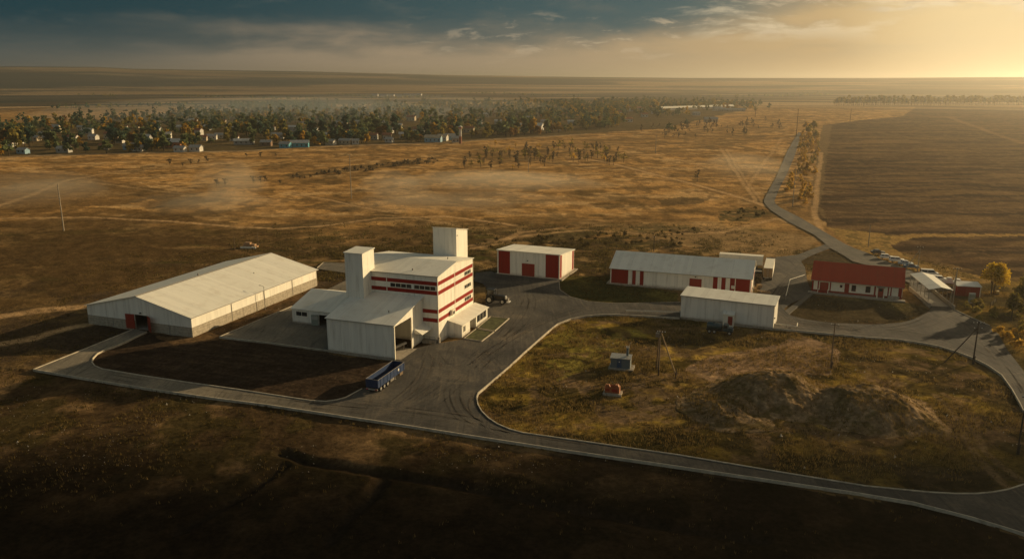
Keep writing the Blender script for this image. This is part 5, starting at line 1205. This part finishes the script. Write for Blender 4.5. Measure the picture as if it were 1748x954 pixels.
for i_ in range(290):
    me = VM[pk[i_]][i_ % 2]; o = bpy.data.objects.new('village_tree', me); COL.objects.link(o); s = sz[i_]
    o.location = (P[i_, 0], P[i_, 1], -.2); o.scale = (s*rk.uniform(.85, 1.2), s*rk.uniform(.85, 1.2), s); o.rotation_euler = (0, 0, rk.random()*6.28)
    tag(o, KINDS[pk[i_]][1], 'tree', 'trees of the village')
# the rest of the village wood, too many to count: one mass of foliage per colour in one object
def wood(name, pts, sizes, kinds, n, label, mats=('leaf_deep', 'leaf_green', 'leaf_olive', 'leaf_gold', 'leaf_rust', 'leaf_green'), hmul=1.):
    vs = []; mi = []; off = 0
    for j, (p, s, k_) in enumerate(zip(pts, sizes, kinds)):
        h_, w_ = KINDS[k_][3]*s*hmul, KINDS[k_][4]*s; cs, rs = blobs(h_, w_, 6, 900+j % 37, .1, KINDS[k_][2])
        v, q = leaves(cs, rs, n, 1.0, 900+j, .9); vs.append(v+np.array([p[0], p[1], -.2])); mi.append(np.full(n, k_))
    V_ = np.vstack(vs); o = np_mesh(name, V_, np.arange(len(V_)).reshape(-1, 4), [M[m_] for m_ in mats])
    o.data.polygons.foreach_set('material_index', np.concatenate(mi).astype(np.int32)); tag(o, label, 'wood', kind='stuff')
wood('village_woods', P[290:], sz[290:]*1.0, pk[290:], 64, 'mass of trees filling the village between its houses')
wq = px_cluster([(392,190),(420,186),(500,188),(560,190),(560,184),(490,181),(400,181)], 150, 14); wood('distant_wood', wq, rk.uniform(.9, 1.5, 150), rk.choice(2, 150), 50, 'dark wood on the plain beyond the village')
wq = px_cluster([(1100,181),(1255,177),(1300,178),(1300,181),(1250,181),(1100,184)], 120, 15); wood('distant_wood', wq, rk.uniform(.7, 1.3, 120), rk.choice(3, 120), 46, 'dark tree belt behind the long white barns')
def hedges(seed):
    r_ = np.random.default_rng(seed); out = []
    for x0, y0, x1, y1, n in ((0,160,200,165,50),(150,152,420,158,60),(90,186,330,180,60),(300,165,560,172,70),(560,163,640,166,30),(620,169,760,166,50),(800,160,1000,166,60),(1000,156,1120,158,40),(0,146,300,150,60),(1340,160,1425,163,40),(1160,168,1420,163,60)):
        for t in r_.random(n): out.append(gp(x0+(x1-x0)*t, y0+(y1-y0)*t+r_.normal()*.25))
    return out
wq = hedges(4); wood('distant_hedges', wq, rk.uniform(.5, 1.1, len(wq)), rk.choice(3, len(wq)), 26, 'thin dark hedge lines dividing the far fields')
# shelter belt on the far side of the ploughed field
sb = [vil_mesh(300+k, m_, 'column', 19., 4.6, 170) for k, m_ in enumerate(('leaf_olive', 'leaf_green', 'leaf_olive'))]
for i_ in range(130):
    x = 1425+(1765-1425)*(i_+rk.random()*.8)/130; o = bpy.data.objects.new('belt_tree', sb[i_ % 3]); COL.objects.link(o); gx_, gy_ = gp(x, 180.5-1.2*(x-1425)/340+rk.normal()*.25)
    s = rk.uniform(.8, 1.25); o.location = (gx_, gy_, -.2); o.scale = (s*1.35, s*1.35, s); o.rotation_euler = (0, 0, rk.random()*6.28)
    tag(o, ['tall olive poplar in the shelter belt beyond the ploughed field', 'tall green poplar in the shelter belt beyond the ploughed field', 'tall olive poplar in the shelter belt beyond the ploughed field'][i_ % 3], 'tree', 'shelter belt poplars')
for i_, (x, y, s) in enumerate(((1143, 226, 1.15), (1172, 215, .9), (1152, 224, .8), (1290, 190, 1.0), (1313, 186, 1.1))):
    o = bpy.data.objects.new('lone_tree', VM[[1, 0, 2, 2, 0][i_]][i_ % 2]); COL.objects.link(o); o.location = (*gp(x, y), -.2); o.scale = (s, s, s)
    tag(o, ['broad green tree at the village edge below the white barns', 'lone dark round tree below the long white barns', 'small olive tree leaning on the broad green tree', 'olive tree by the red-roofed far farmhouse', 'dark tree at the end of the far farmstead'][i_], 'tree')
# houses
WC = {'white': (.55, .51, .44), 'cream': (.46, .37, .25), 'orange': (.45, .17, .07), 'blue': (.25, .38, .45), 'teal': (.10, .32, .38), 'grey': (.36, .34, .30), 'brown': (.20, .12, .07), 'pink': (.55, .34, .25), 'rust': (.30, .12, .06)}
for k_, c_ in WC.items(): M['w_'+k_] = mat_simple('house_'+k_, c_, .8, scale=.6)
WHERE = {0: 'at village edge', 1: 'in mid village', 2: 'deep among village trees'}
seen = {}
for (x, y, wc, rc, L_, D2, H2) in HPX:
    L0, D0, H0 = L_*1., D2*1., H2*1.; L_, D2, H2 = L0, D0, H0
    p = gp(x, y); az_ = math.degrees(math.atan2(p[0], p[1]))
    t = thing('house', '', 'house', p, -az_*.0+random.uniform(-18, 12), 'houses of the village')
    rh = min(D2*.28, 2.6)
    MB().prism([(-D2/2, -.4), (D2/2, -.4), (D2/2, H2), (0, H2+rh), (-D2/2, H2)], -L_/2, L_/2, 'x').build('wall', M['w_'+wc], t)
    b = MB(); e = .5; sl_ = rh/(D2/2)
    b.slab([(-L_/2-e, -D2/2-e, H2-e*sl_+.1), (L_/2+e, -D2/2-e, H2-e*sl_+.1), (L_/2+e, 0, H2+rh+.1), (-L_/2-e, 0, H2+rh+.1)], .15); b.slab([(-L_/2-e, 0, H2+rh+.1), (L_/2+e, 0, H2+rh+.1), (L_/2+e, D2/2+e, H2-e*sl_+.1), (-L_/2-e, D2/2+e, H2-e*sl_+.1)], .15)
    b.build('roof', M['w_'+rc], t)
    L_, D2, H2 = L0, D0, H0
    b = MB(); nw = min(5, max(2, int(L_/3.5)))
    for i_ in range(nw): xx = -L_/2+L_*(i_+.5)/nw; b.box(xx-.55, xx+.55, -D2/2-.05, -D2/2-.004, 1.0, 2.4)
    build_each(b, 'window', M['glass'], t)
    D_ = p[1]; zone_ = 0 if y > 255-.032*x+3 else 1 if y > 236-.032*x else 2
    size = 'long' if L_ > 13 else 'small' if L_ < 8.5 else 'low'
    t['label'] = f'{size} {wc} house with {rc} roof {WHERE[zone_]}'; seen.setdefault(t['label'], []).append((t, x))
for lab, ts in seen.items():
    if len(ts) > 1:
        ts.sort(key=lambda q: q[1])
        for i_, (t, x) in enumerate(ts): t['label'] = lab+[', westernmost of its likes', ', second such from the west', ', third such from the west', ', fourth such from the west', ', fifth such from the west', ', sixth such from the west', ', seventh such from the west', ', eighth such from the west', ', ninth such from the west', ', tenth such from the west'][min(i_, 9)]
# long white barns at the village's east end
for nm, xa, ya, xb, yb, lab in (('long_barn', 1125, 188.5, 1186, 186.5, 'very long white-roofed barn behind the village, western half'), ('long_barn', 1191, 186.3, 1250, 184.5, 'very long white-roofed barn behind the village, eastern half')):
    A_, B2 = Vector(gp(xa, ya)), Vector(gp(xb, yb)); L_ = (B2-A_).length; c_ = (A_+B2)/2
    t = thing('long_barn', lab, 'barn', c_, math.degrees(math.atan2(B2.y-A_.y, B2.x-A_.x)), 'long white barns')
    MB().prism([(-7, -.4), (7, -.4), (7, 3.6), (0, 6.5), (-7, 3.6)], -L_/2, L_/2, 'x').build('wall', M['w_grey'], t)
    b = MB(); b.slab([(-L_/2-.4, -7.5, 3.5), (L_/2+.4, -7.5, 3.5), (L_/2+.4, 0, 6.7), (-L_/2-.4, 0, 6.7)], .15); b.slab([(-L_/2-.4, 0, 6.7), (L_/2+.4, 0, 6.7), (L_/2+.4, 7.5, 3.5), (-L_/2-.4, 7.5, 3.5)], .15); b.build('roof', M['trim'], t)
for i_, (x, y, L_) in enumerate(((640, 164.5, 22), (655, 165, 26), (668, 164.8, 20), (680, 165, 24), (695, 164.2, 24), (708, 163.8, 22), (716, 163.4, 16))):
    t = thing('far_house', ['first', 'second', 'third', 'fourth', 'fifth', 'sixth', 'last'][i_]+' pale building from the west in the far hamlet on the plain', 'building', gp(x, y), random.uniform(-15, 15), 'far hamlet buildings')
    MB().prism([(-5, -.4), (5, -.4), (5, 5), (0, 8), (-5, 5)], -L_/2, L_/2, 'x').build('wall', M['w_white'], t)
    MB().slab([(-L_/2-.5, -5.6, 4.9), (L_/2+.5, -5.6, 4.9), (L_/2+.5, 0, 8.2), (-L_/2-.5, 0, 8.2)], .2).build('roof', M['w_grey'], t)
# masts by the village
p = gp(786, 245); t = thing('water_tower', 'slim red and white water tower at the near edge of the village', 'water tower', p)
MB().cyl((0, 0, -.3), (0, 0, 6.2), 1.4, 1.25, 14, 0).cyl((0, 0, 6.2), (0, 0, 12.2), 1.25, 1.1, 14, 1).build('shaft', [M['w_rust'], M['w_white']], t)
MB().lathe((0, 0, 12.2), (0, 0, 1), [(0, 1.1), (1.0, 1.9), (2.6, 1.9), (3.4, .5)], 16).build('tank', M['w_white'], t); MB().cyl((0, 0, 13.2), (0, 0, 14.2), 1.93, n=16).build('red_band', M['w_rust'], t)
p = gp(772.5, 228); t = thing('lattice_mast', 'tall dark lattice mast rising behind the water tower', 'mast', p); hm = hgt(p, 179)
b = MB()
for x, y in ((-.9, -.9), (.9, -.9), (.9, .9), (-.9, .9)): b.cyl((x, y, -.3), (x*.3, y*.3, hm), .16, .10, 5)
for zz in np.arange(1, hm-2, 2.4):
    for k_ in range(4):
        x0_, y0_ = ((-.9, -.9), (.9, -.9), (.9, .9), (-.9, .9))[k_]; x1_, y1_ = ((-.9, -.9), (.9, -.9), (.9, .9), (-.9, .9))[(k_+1) % 4]; f0 = 1-.7*zz/hm; f1 = 1-.7*(zz+2.4)/hm
        b.cyl((x0_*f0, y0_*f0, zz), (x1_*f1, y1_*f1, zz+2.4), .07, n=4)
b.build('lattice', M['black'], t); MB().cyl((.3, 0, hm*.72), (.3, -.6, hm*.72), .7, n=12).build('dish', M['ceram'], t)
p = gp(861, 222); utility_pole('utility_pole', 'thin pale mast beside the wide white village hall', p, h=hgt(p, 195), arms=((-1, 1.0),), mat='poleconc', r=.3)

# ---------------- dust and stones near the camera: uncountable ground cover
def tufts(name, pts, hs, blades, mat, seed, label, wid=.05, spread=.16):
    r_ = np.random.default_rng(seed); n = len(pts); k = n*blades
    base = np.repeat(pts, blades, 0)+r_.normal(size=(k, 2))*spread; h = np.repeat(hs, blades)*r_.uniform(.6, 1.2, k)
    a = r_.uniform(0, 6.283, k); lean = r_.uniform(.1, .6, k)*h; mz = mound_z(base[:, 0], base[:, 1]); w = wid*(.7+.8*r_.random(k))*(h/.4)**.5
    dx, dy = np.cos(a), np.sin(a); zb = -.32+np.where(mz > .3, mz-.1, 0)
    v = np.stack([np.stack([base[:, 0]-dy*w, base[:, 1]+dx*w, zb], -1), np.stack([base[:, 0]+dy*w, base[:, 1]-dx*w, zb], -1), np.stack([base[:, 0]+dx*lean, base[:, 1]+dy*lean, zb+.12+h], -1)], 1).reshape(-1, 3)
    o = np_mesh(name, v, np.arange(3*k).reshape(k, 3), M[mat]); return tag(o, label, 'grass', kind='stuff')
def field_points(n, x0, x1, y0, y1, seed, thr, sc=9., pw=None):
    r_ = np.random.default_rng(seed); x = r_.uniform(x0, x1, n); y = r_.uniform(y0, y1, n)
    az_ = np.degrees(np.arctan2(x, y)); k = (np.abs(az_) < 36) & (fbm(x/sc, y/sc, seed, 3)+.12*(r_.random(n)-.5) > thr) & ~paved(x, y)
    for q in ([uv(-157, 136), uv(-125.5, 136), uv(-125.5, 187), uv(-157, 187)], [uv(-112, 138), uv(-68, 138), uv(-68, 180), uv(-112, 180)], gps(yard_field+[(561,601),(470,588),(375,576),(329,574)]), [uv(-84.5, 213), uv(-62, 213), uv(-62, 230), uv(-84.5, 230)], [uv(-50.5, 215.5), uv(-10.5, 215.5), uv(-10.5, 231.5), uv(-50.5, 231.5)], [uv(-26, 186.5), uv(-3, 185), uv(-3, 197), uv(-26, 198)], [uv(3.5, 222), uv(28.5, 220), uv(30, 240), uv(3.5, 243)]): k &= ~inpoly(x, y, q)
    return np.stack([x[k], y[k]], 1)
p1 = field_points(80000, -130, 135, 84, 262, 71, .52); p1 = p1[rng.random(len(p1)) < np.clip((p1[:, 1]-96)/36, .06, 1)]; tufts('dry_grass', p1, rng.uniform(.15, .38, len(p1)), 4, 'grass_blade', 1, 'dry straw-coloured grass tufts over the rough ground')
p2 = field_points(50000, -120, 135, 84, 262, 73, .56, 7.); p2 = p2[rng.random(len(p2)) < np.clip((p2[:, 1]-100)/36, .04, 1)]; tufts('green_weeds', p2, rng.uniform(.15, .36, len(p2)), 5, 'weed', 2, 'dark green weeds in patches over the rough ground', .07, .2)
pi = field_points(26000, -10, 110, 105, 190, 75, .50, 7.); k_ = inpoly(pi[:, 0], pi[:, 1], gps(isl)); pi = pi[k_]; tufts('island_grass', pi, rng.uniform(.2, .45, len(pi)), 5, 'grass_blade', 3, 'tall yellow grass on the island inside the road loop', .06, .22)
p4 = field_points(60000, -110, 100, 222, 330, 77, .53, 5.); p4 = p4[rng.random(len(p4)) < np.clip((322-p4[:, 1])/70, 0, 1)*np.clip((p4[:, 0]+110)/60, 0, 1)*np.clip((100-p4[:, 0])/30, 0, 1)]; tufts('rough_weeds', p4, rng.uniform(.3, .7, len(p4)), 4, 'drab', 4, 'rough dark weeds over the ground behind the sheds', .10, .35)
def stones(name, n, seed):
    r_ = np.random.default_rng(seed); x = r_.uniform(-90, 110, n); y = r_.uniform(86, 200, n); k = ~paved(x, y) & (fbm(x/12, y/12, seed, 3) > .5) & (y > 108) & ~inpoly(x, y, gps(yard_field+[(561,601),(470,588),(375,576),(329,574)])); x, y = x[k], y[k]; n = len(x)
    s = r_.uniform(.04, .10, n)*(1+1.2*(r_.random(n) > .95)); base = np.array([[1, 0, 0], [-.3, .9, 0], [-.8, -.6, 0], [.1, -.1, .8]])
    v = np.stack([x, y, np.full(n, -.25)], -1)[:, None, :]+(base[None]+r_.normal(size=(n, 4, 3))*.2)*s[:, None, None]*np.array([1, 1, 2.2])
    f = np.array([[0, 1, 3], [1, 2, 3], [2, 0, 3]]); F = (np.arange(n)[:, None, None]*4+f[None]).reshape(-1, 3)
    return tag(np_mesh(name, v.reshape(-1, 3), F, M['conc']), 'small pale stones strewn over the rough ground', 'stones', kind='stuff')
stones('scattered_stones', 5000, 81)
# ================================================================== AIR, SKY, SUN, CAMERA
SUN_AZ, SUN_EL = 58., 13.5      # sun stands ahead and to the right of the camera, low
w = bpy.data.worlds.new('World'); S.world = w; w.use_nodes = True
nt = w.node_tree; bg = nt.nodes['Background']
sk = nt.nodes.new('ShaderNodeTexSky'); sk.sky_type = 'NISHITA'; sk.sun_disc = False
sk.sun_elevation = R(SUN_EL); sk.sun_rotation = R(SUN_AZ); sk.altitude = 100; sk.air_density = 1.2; sk.dust_density = 4.; sk.ozone_density = 1.
bg.inputs['Strength'].default_value = .074
tc = N(nt, 'ShaderNodeTexCoord'); sp = N(nt, 'ShaderNodeSeparateXYZ'); nt.links.new(tc.outputs['Generated'], sp.inputs[0])
X_, Y_, Z_ = sp.outputs
# bearing and height on the sky
azf = mth(nt, 'ARCTAN2', X_, Y_)                       # radians, 0 straight ahead, + to the east
elv = mth(nt, 'MULTIPLY', mth(nt, 'ARCSINE', Z_), 57.2958)   # degrees
def skynoise(sx, sy, off, det, rough, dist=0.):
    cb = N(nt, 'ShaderNodeCombineXYZ'); nt.links.new(mth(nt, 'MULTIPLY', azf, sx), cb.inputs[0]); nt.links.new(mth(nt, 'ADD', mth(nt, 'MULTIPLY', elv, sy), off), cb.inputs[1])
    n = N(nt, 'ShaderNodeTexNoise', i_Scale=1., i_Detail=det, i_Roughness=rough, i_Distortion=dist); nt.links.new(cb.outputs[0], n.inputs[0]); return n.outputs[0]
nA = skynoise(9., .55, 3.1, 7., .58, .3)       # cumulus heaps
nB = skynoise(3.2, .42, 11.3, 4., .5)          # broad banks
nC = skynoise(22., 1.5, 5.2, 6., .62, .5)      # small lit puffs
front = mapr(nt, Y_, -.25, .15)
edge = mth(nt, 'ADD', 2.75, mth(nt, 'MULTIPLY', mapr(nt, azf, .10, .55), 3.4))
nz = mth(nt, 'ADD', mth(nt, 'MULTIPLY', mth(nt, 'SUBTRACT', nA, .5), 2.6), mth(nt, 'MULTIPLY', mth(nt, 'SUBTRACT', nB, .5), 3.2))
q = mth(nt, 'SUBTRACT', mth(nt, 'ADD', elv, nz), edge)
cover = mth(nt, 'MULTIPLY', mapr(nt, q, -1.5, 1.5), front)
band = mth(nt, 'MULTIPLY', mapr(nt, elv, 18., 1.5), front)
warm = mixc(nt, mapr(nt, azf, -.62, -.10), (.75, 1.0, 1.0), (4.2, 3.15, 2.05))
warm = mixc(nt, mapr(nt, azf, -.1, .50), warm, (6.1, 4.15, 1.95))
c = mixc(nt, mth(nt, 'MULTIPLY', band, .94), mixc(nt, 1., sk.outputs[0], (1.0, .93, .82), 'MULTIPLY'), warm)
# thin grey banks under the deck
thin = mth(nt, 'MULTIPLY', mth(nt, 'MULTIPLY', mapr(nt, mth(nt, 'ADD', mth(nt, 'MULTIPLY', nB, .6), mth(nt, 'MULTIPLY', nA, .4)), .42, .58), mapr(nt, elv, .6, 2.2)), front)
greyb = mixc(nt, mapr(nt, azf, -.45, .40), (.40, .80, .88), (3.7, 2.95, 1.9))
c = mixc(nt, mth(nt, 'MULTIPLY', thin, .6), c, greyb)
# dark teal deck, its torn edge greyer
dk = mixc(nt, mapr(nt, azf, -.50, .30), (.035, .45, .62), (.30, 1.0, 1.2))
dk = mixc(nt, mapr(nt, azf, .18, .40), dk, (3.6, 3.0, 1.9))
dk = mixc(nt, mth(nt, 'MULTIPLY', mapr(nt, nA, .50, .72), .45), dk, (1.3, 1.45, 1.3))
c = mixc(nt, cover, c, dk)
# bright glow round the low sun
sd = N(nt, 'ShaderNodeVectorMath', operation='DOT_PRODUCT'); nt.links.new(tc.outputs['Generated'], sd.inputs[0]); sd.inputs[1].default_value = (math.sin(R(35))*math.cos(R(3.5)), math.cos(R(35))*math.cos(R(3.5)), math.sin(R(3.5)))
c = mixc(nt, mth(nt, 'MULTIPLY', mapr(nt, sd.outputs['Value'], .965, 1.0), .9), c, (10.2, 7.7, 4.0))
c = mixc(nt, mth(nt, 'MULTIPLY', mth(nt, 'MULTIPLY', mapr(nt, nA, .50, .62), mapr(nt, azf, .12, .3)), mth(nt, 'MULTIPLY', mapr(nt, elv, 2.0, 3.4), .6)), c, (9.6, 7.8, 5.0))
# lit puffs along the torn edge
pf = mth(nt, 'MULTIPLY', mapr(nt, nC, .53, .66), mth(nt, 'MULTIPLY', mapr(nt, q, -2.4, -.6), mapr(nt, q, 1.8, .3)))
pf = mth(nt, 'MULTIPLY', pf, mapr(nt, azf, -.25, .12))
c = mixc(nt, mth(nt, 'MULTIPLY', mth(nt, 'MULTIPLY', pf, front), .6), c, (6.6, 5.2, 3.4))
nt.links.new(c, bg.inputs[0])
S.cycles.sample_clamp_indirect = 4
# sun
ld = bpy.data.lights.new('sun', 'SUN'); ld.energy = 5.; ld.angle = R(.6); ld.color = (1., .76, .43)
lo = bpy.data.objects.new('sun', ld); COL.objects.link(lo)
sv = Vector((math.sin(R(SUN_AZ))*math.cos(R(SUN_EL)), math.cos(R(SUN_AZ))*math.cos(R(SUN_EL)), math.sin(R(SUN_EL))))
lo.rotation_euler = sv.to_track_quat('Z', 'Y').to_euler(); lo.location = sv*500
# air
hz = MB().box(-19000, 19000, -18000, 18500, -3, 132).build('haze', bpy.data.materials.new('haze_air')); tag(hz, kind='stuff')
hm_ = hz.data.materials[0]; hm_.use_nodes = True; hn = hm_.node_tree; hn.nodes.clear()
ho = hn.nodes.new('ShaderNodeOutputMaterial'); pv = hn.nodes.new('ShaderNodeVolumePrincipled')
pv.inputs['Color'].default_value = (.80, .75, .66, 1); pv.inputs['Density'].default_value = 1.6e-4; pv.inputs['Anisotropy'].default_value = .7
hn.links.new(pv.outputs[0], ho.inputs['Volume'])
# dust hanging over the open field and smoke over the village: thin low banks of air
def bank(name, px, rx, ry, h, dens, col, label, kind='stuff'):
    x, y = gp(*px); b = MB(); prof = [(-.02+.0, .02)]
    n, m_ = 28, 9; vs = []; fs = []
    for i in range(m_+1):
        t = math.pi*i/m_-math.pi/2
        for k in range(n):
            a = 2*math.pi*k/n; vs.append((rx*math.cos(t)*math.cos(a), ry*math.cos(t)*math.sin(a), h*math.sin(t)))
    for i in range(m_):
        for k in range(n): fs.append((i*n+k, i*n+(k+1) % n, (i+1)*n+(k+1) % n, (i+1)*n+k))
    b.add(vs, fs); mt = bpy.data.materials.new(name); mt.use_nodes = True; t_ = mt.node_tree; t_.nodes.clear()
    o_ = t_.nodes.new('ShaderNodeOutputMaterial'); p_ = t_.nodes.new('ShaderNodeVolumePrincipled'); p_.inputs['Color'].default_value = (*col, 1); p_.inputs['Density'].default_value = dens; p_.inputs['Anisotropy'].default_value = .3
    t_.links.new(p_.outputs[0], o_.inputs['Volume']); o = b.build(name, mt); o.location = (x, y, 0); return tag(o, label, 'haze', kind=kind)
DUSTC = (.86, .74, .56)
for px, rx, ry, h, dn in (((398, 320), 13, 40, 15, .0075), ((350, 345), 34, 30, 7, .007), ((660, 330), 26, 34, 10, .0075), ((860, 328), 50, 38, 8, .0075), ((770, 350), 44, 26, 6, .007), ((70, 330), 30, 40, 8, .006), ((1290, 285), 26, 60, 8, .0028)):
    for j_ in range(4): bank('dust', (px[0]+random.uniform(-.55, .55)*rx*2.2, px[1]+random.uniform(-14, 14)), rx*random.uniform(.55, 1.1), ry*random.uniform(.6, 1.1), h*random.uniform(.5, 1.05), dn*.5, DUSTC, 'thin pale dust hanging over the dry field')
bank('smoke', (430, 203), 330, 210, 32, .0007, (.62, .74, .80), 'bluish smoke lying over the village trees'); bank('smoke', (620, 196), 360, 220, 34, .0006, (.70, .74, .74), 'bluish smoke lying over the village trees')
# lumps added out of view on the sunward side to shade the nearest slope
k_ = 250/math.tan(R(SUN_EL)); off = (math.sin(R(SUN_AZ))*k_, math.cos(R(SUN_AZ))*k_)
shade = gps([(-250, 752), (0, 778), (500, 812), (900, 800), (1200, 778), (1500, 768), (1748, 742), (2000, 715)])+[(200, 20), (-120, 20)]
cl = MB(); rc = random.Random(3)
ico = bmesh.new(); bmesh.ops.create_icosphere(ico, subdivisions=2, radius=1); iv = [v.co.copy() for v in ico.verts]; ico.verts.index_update(); ifc = [tuple(v.index for v in f.verts) for f in ico.faces]; ico.free()
pts = []
while len(pts) < 420:
    x = np.array([rc.uniform(-160, 230)]); y = np.array([rc.uniform(15, 150)])
    if inpoly(x, y, shade)[0]: pts.append((x[0], y[0]))
for x, y in pts:
    r_ = rc.uniform(7, 15); cl.add([(x+off[0]+v.x*r_*1.15, y+off[1]+v.y*r_*.8, 250+v.z*r_*.32+3) for v in iv], ifc)
o = cl.build('shade_caster', mat_simple('shade_caster_white', (.75, .75, .75), 1., var=.02), smooth=True); tag(o, kind='structure')
# camera
cd = bpy.data.cameras.new('camera'); cd.sensor_width = 36; cd.lens = 36*FPX/1748; cd.clip_start = .5; cd.clip_end = 60000
co = bpy.data.objects.new('camera', cd); COL.objects.link(co); co.location = (0, 0, CAMH); co.rotation_euler = (R(90)-TILT, 0, 0); S.camera = co
S.view_settings.view_transform = 'Standard'; S.view_settings.look = 'None'; S.view_settings.exposure = .27; S.view_settings.gamma = 1.
S.cycles.use_denoising = True
S.cycles.max_bounces = 5; S.cycles.diffuse_bounces = 2; S.cycles.glossy_bounces = 2; S.cycles.transmission_bounces = 2; S.cycles.volume_bounces = 0; S.cycles.transparent_max_bounces = 8
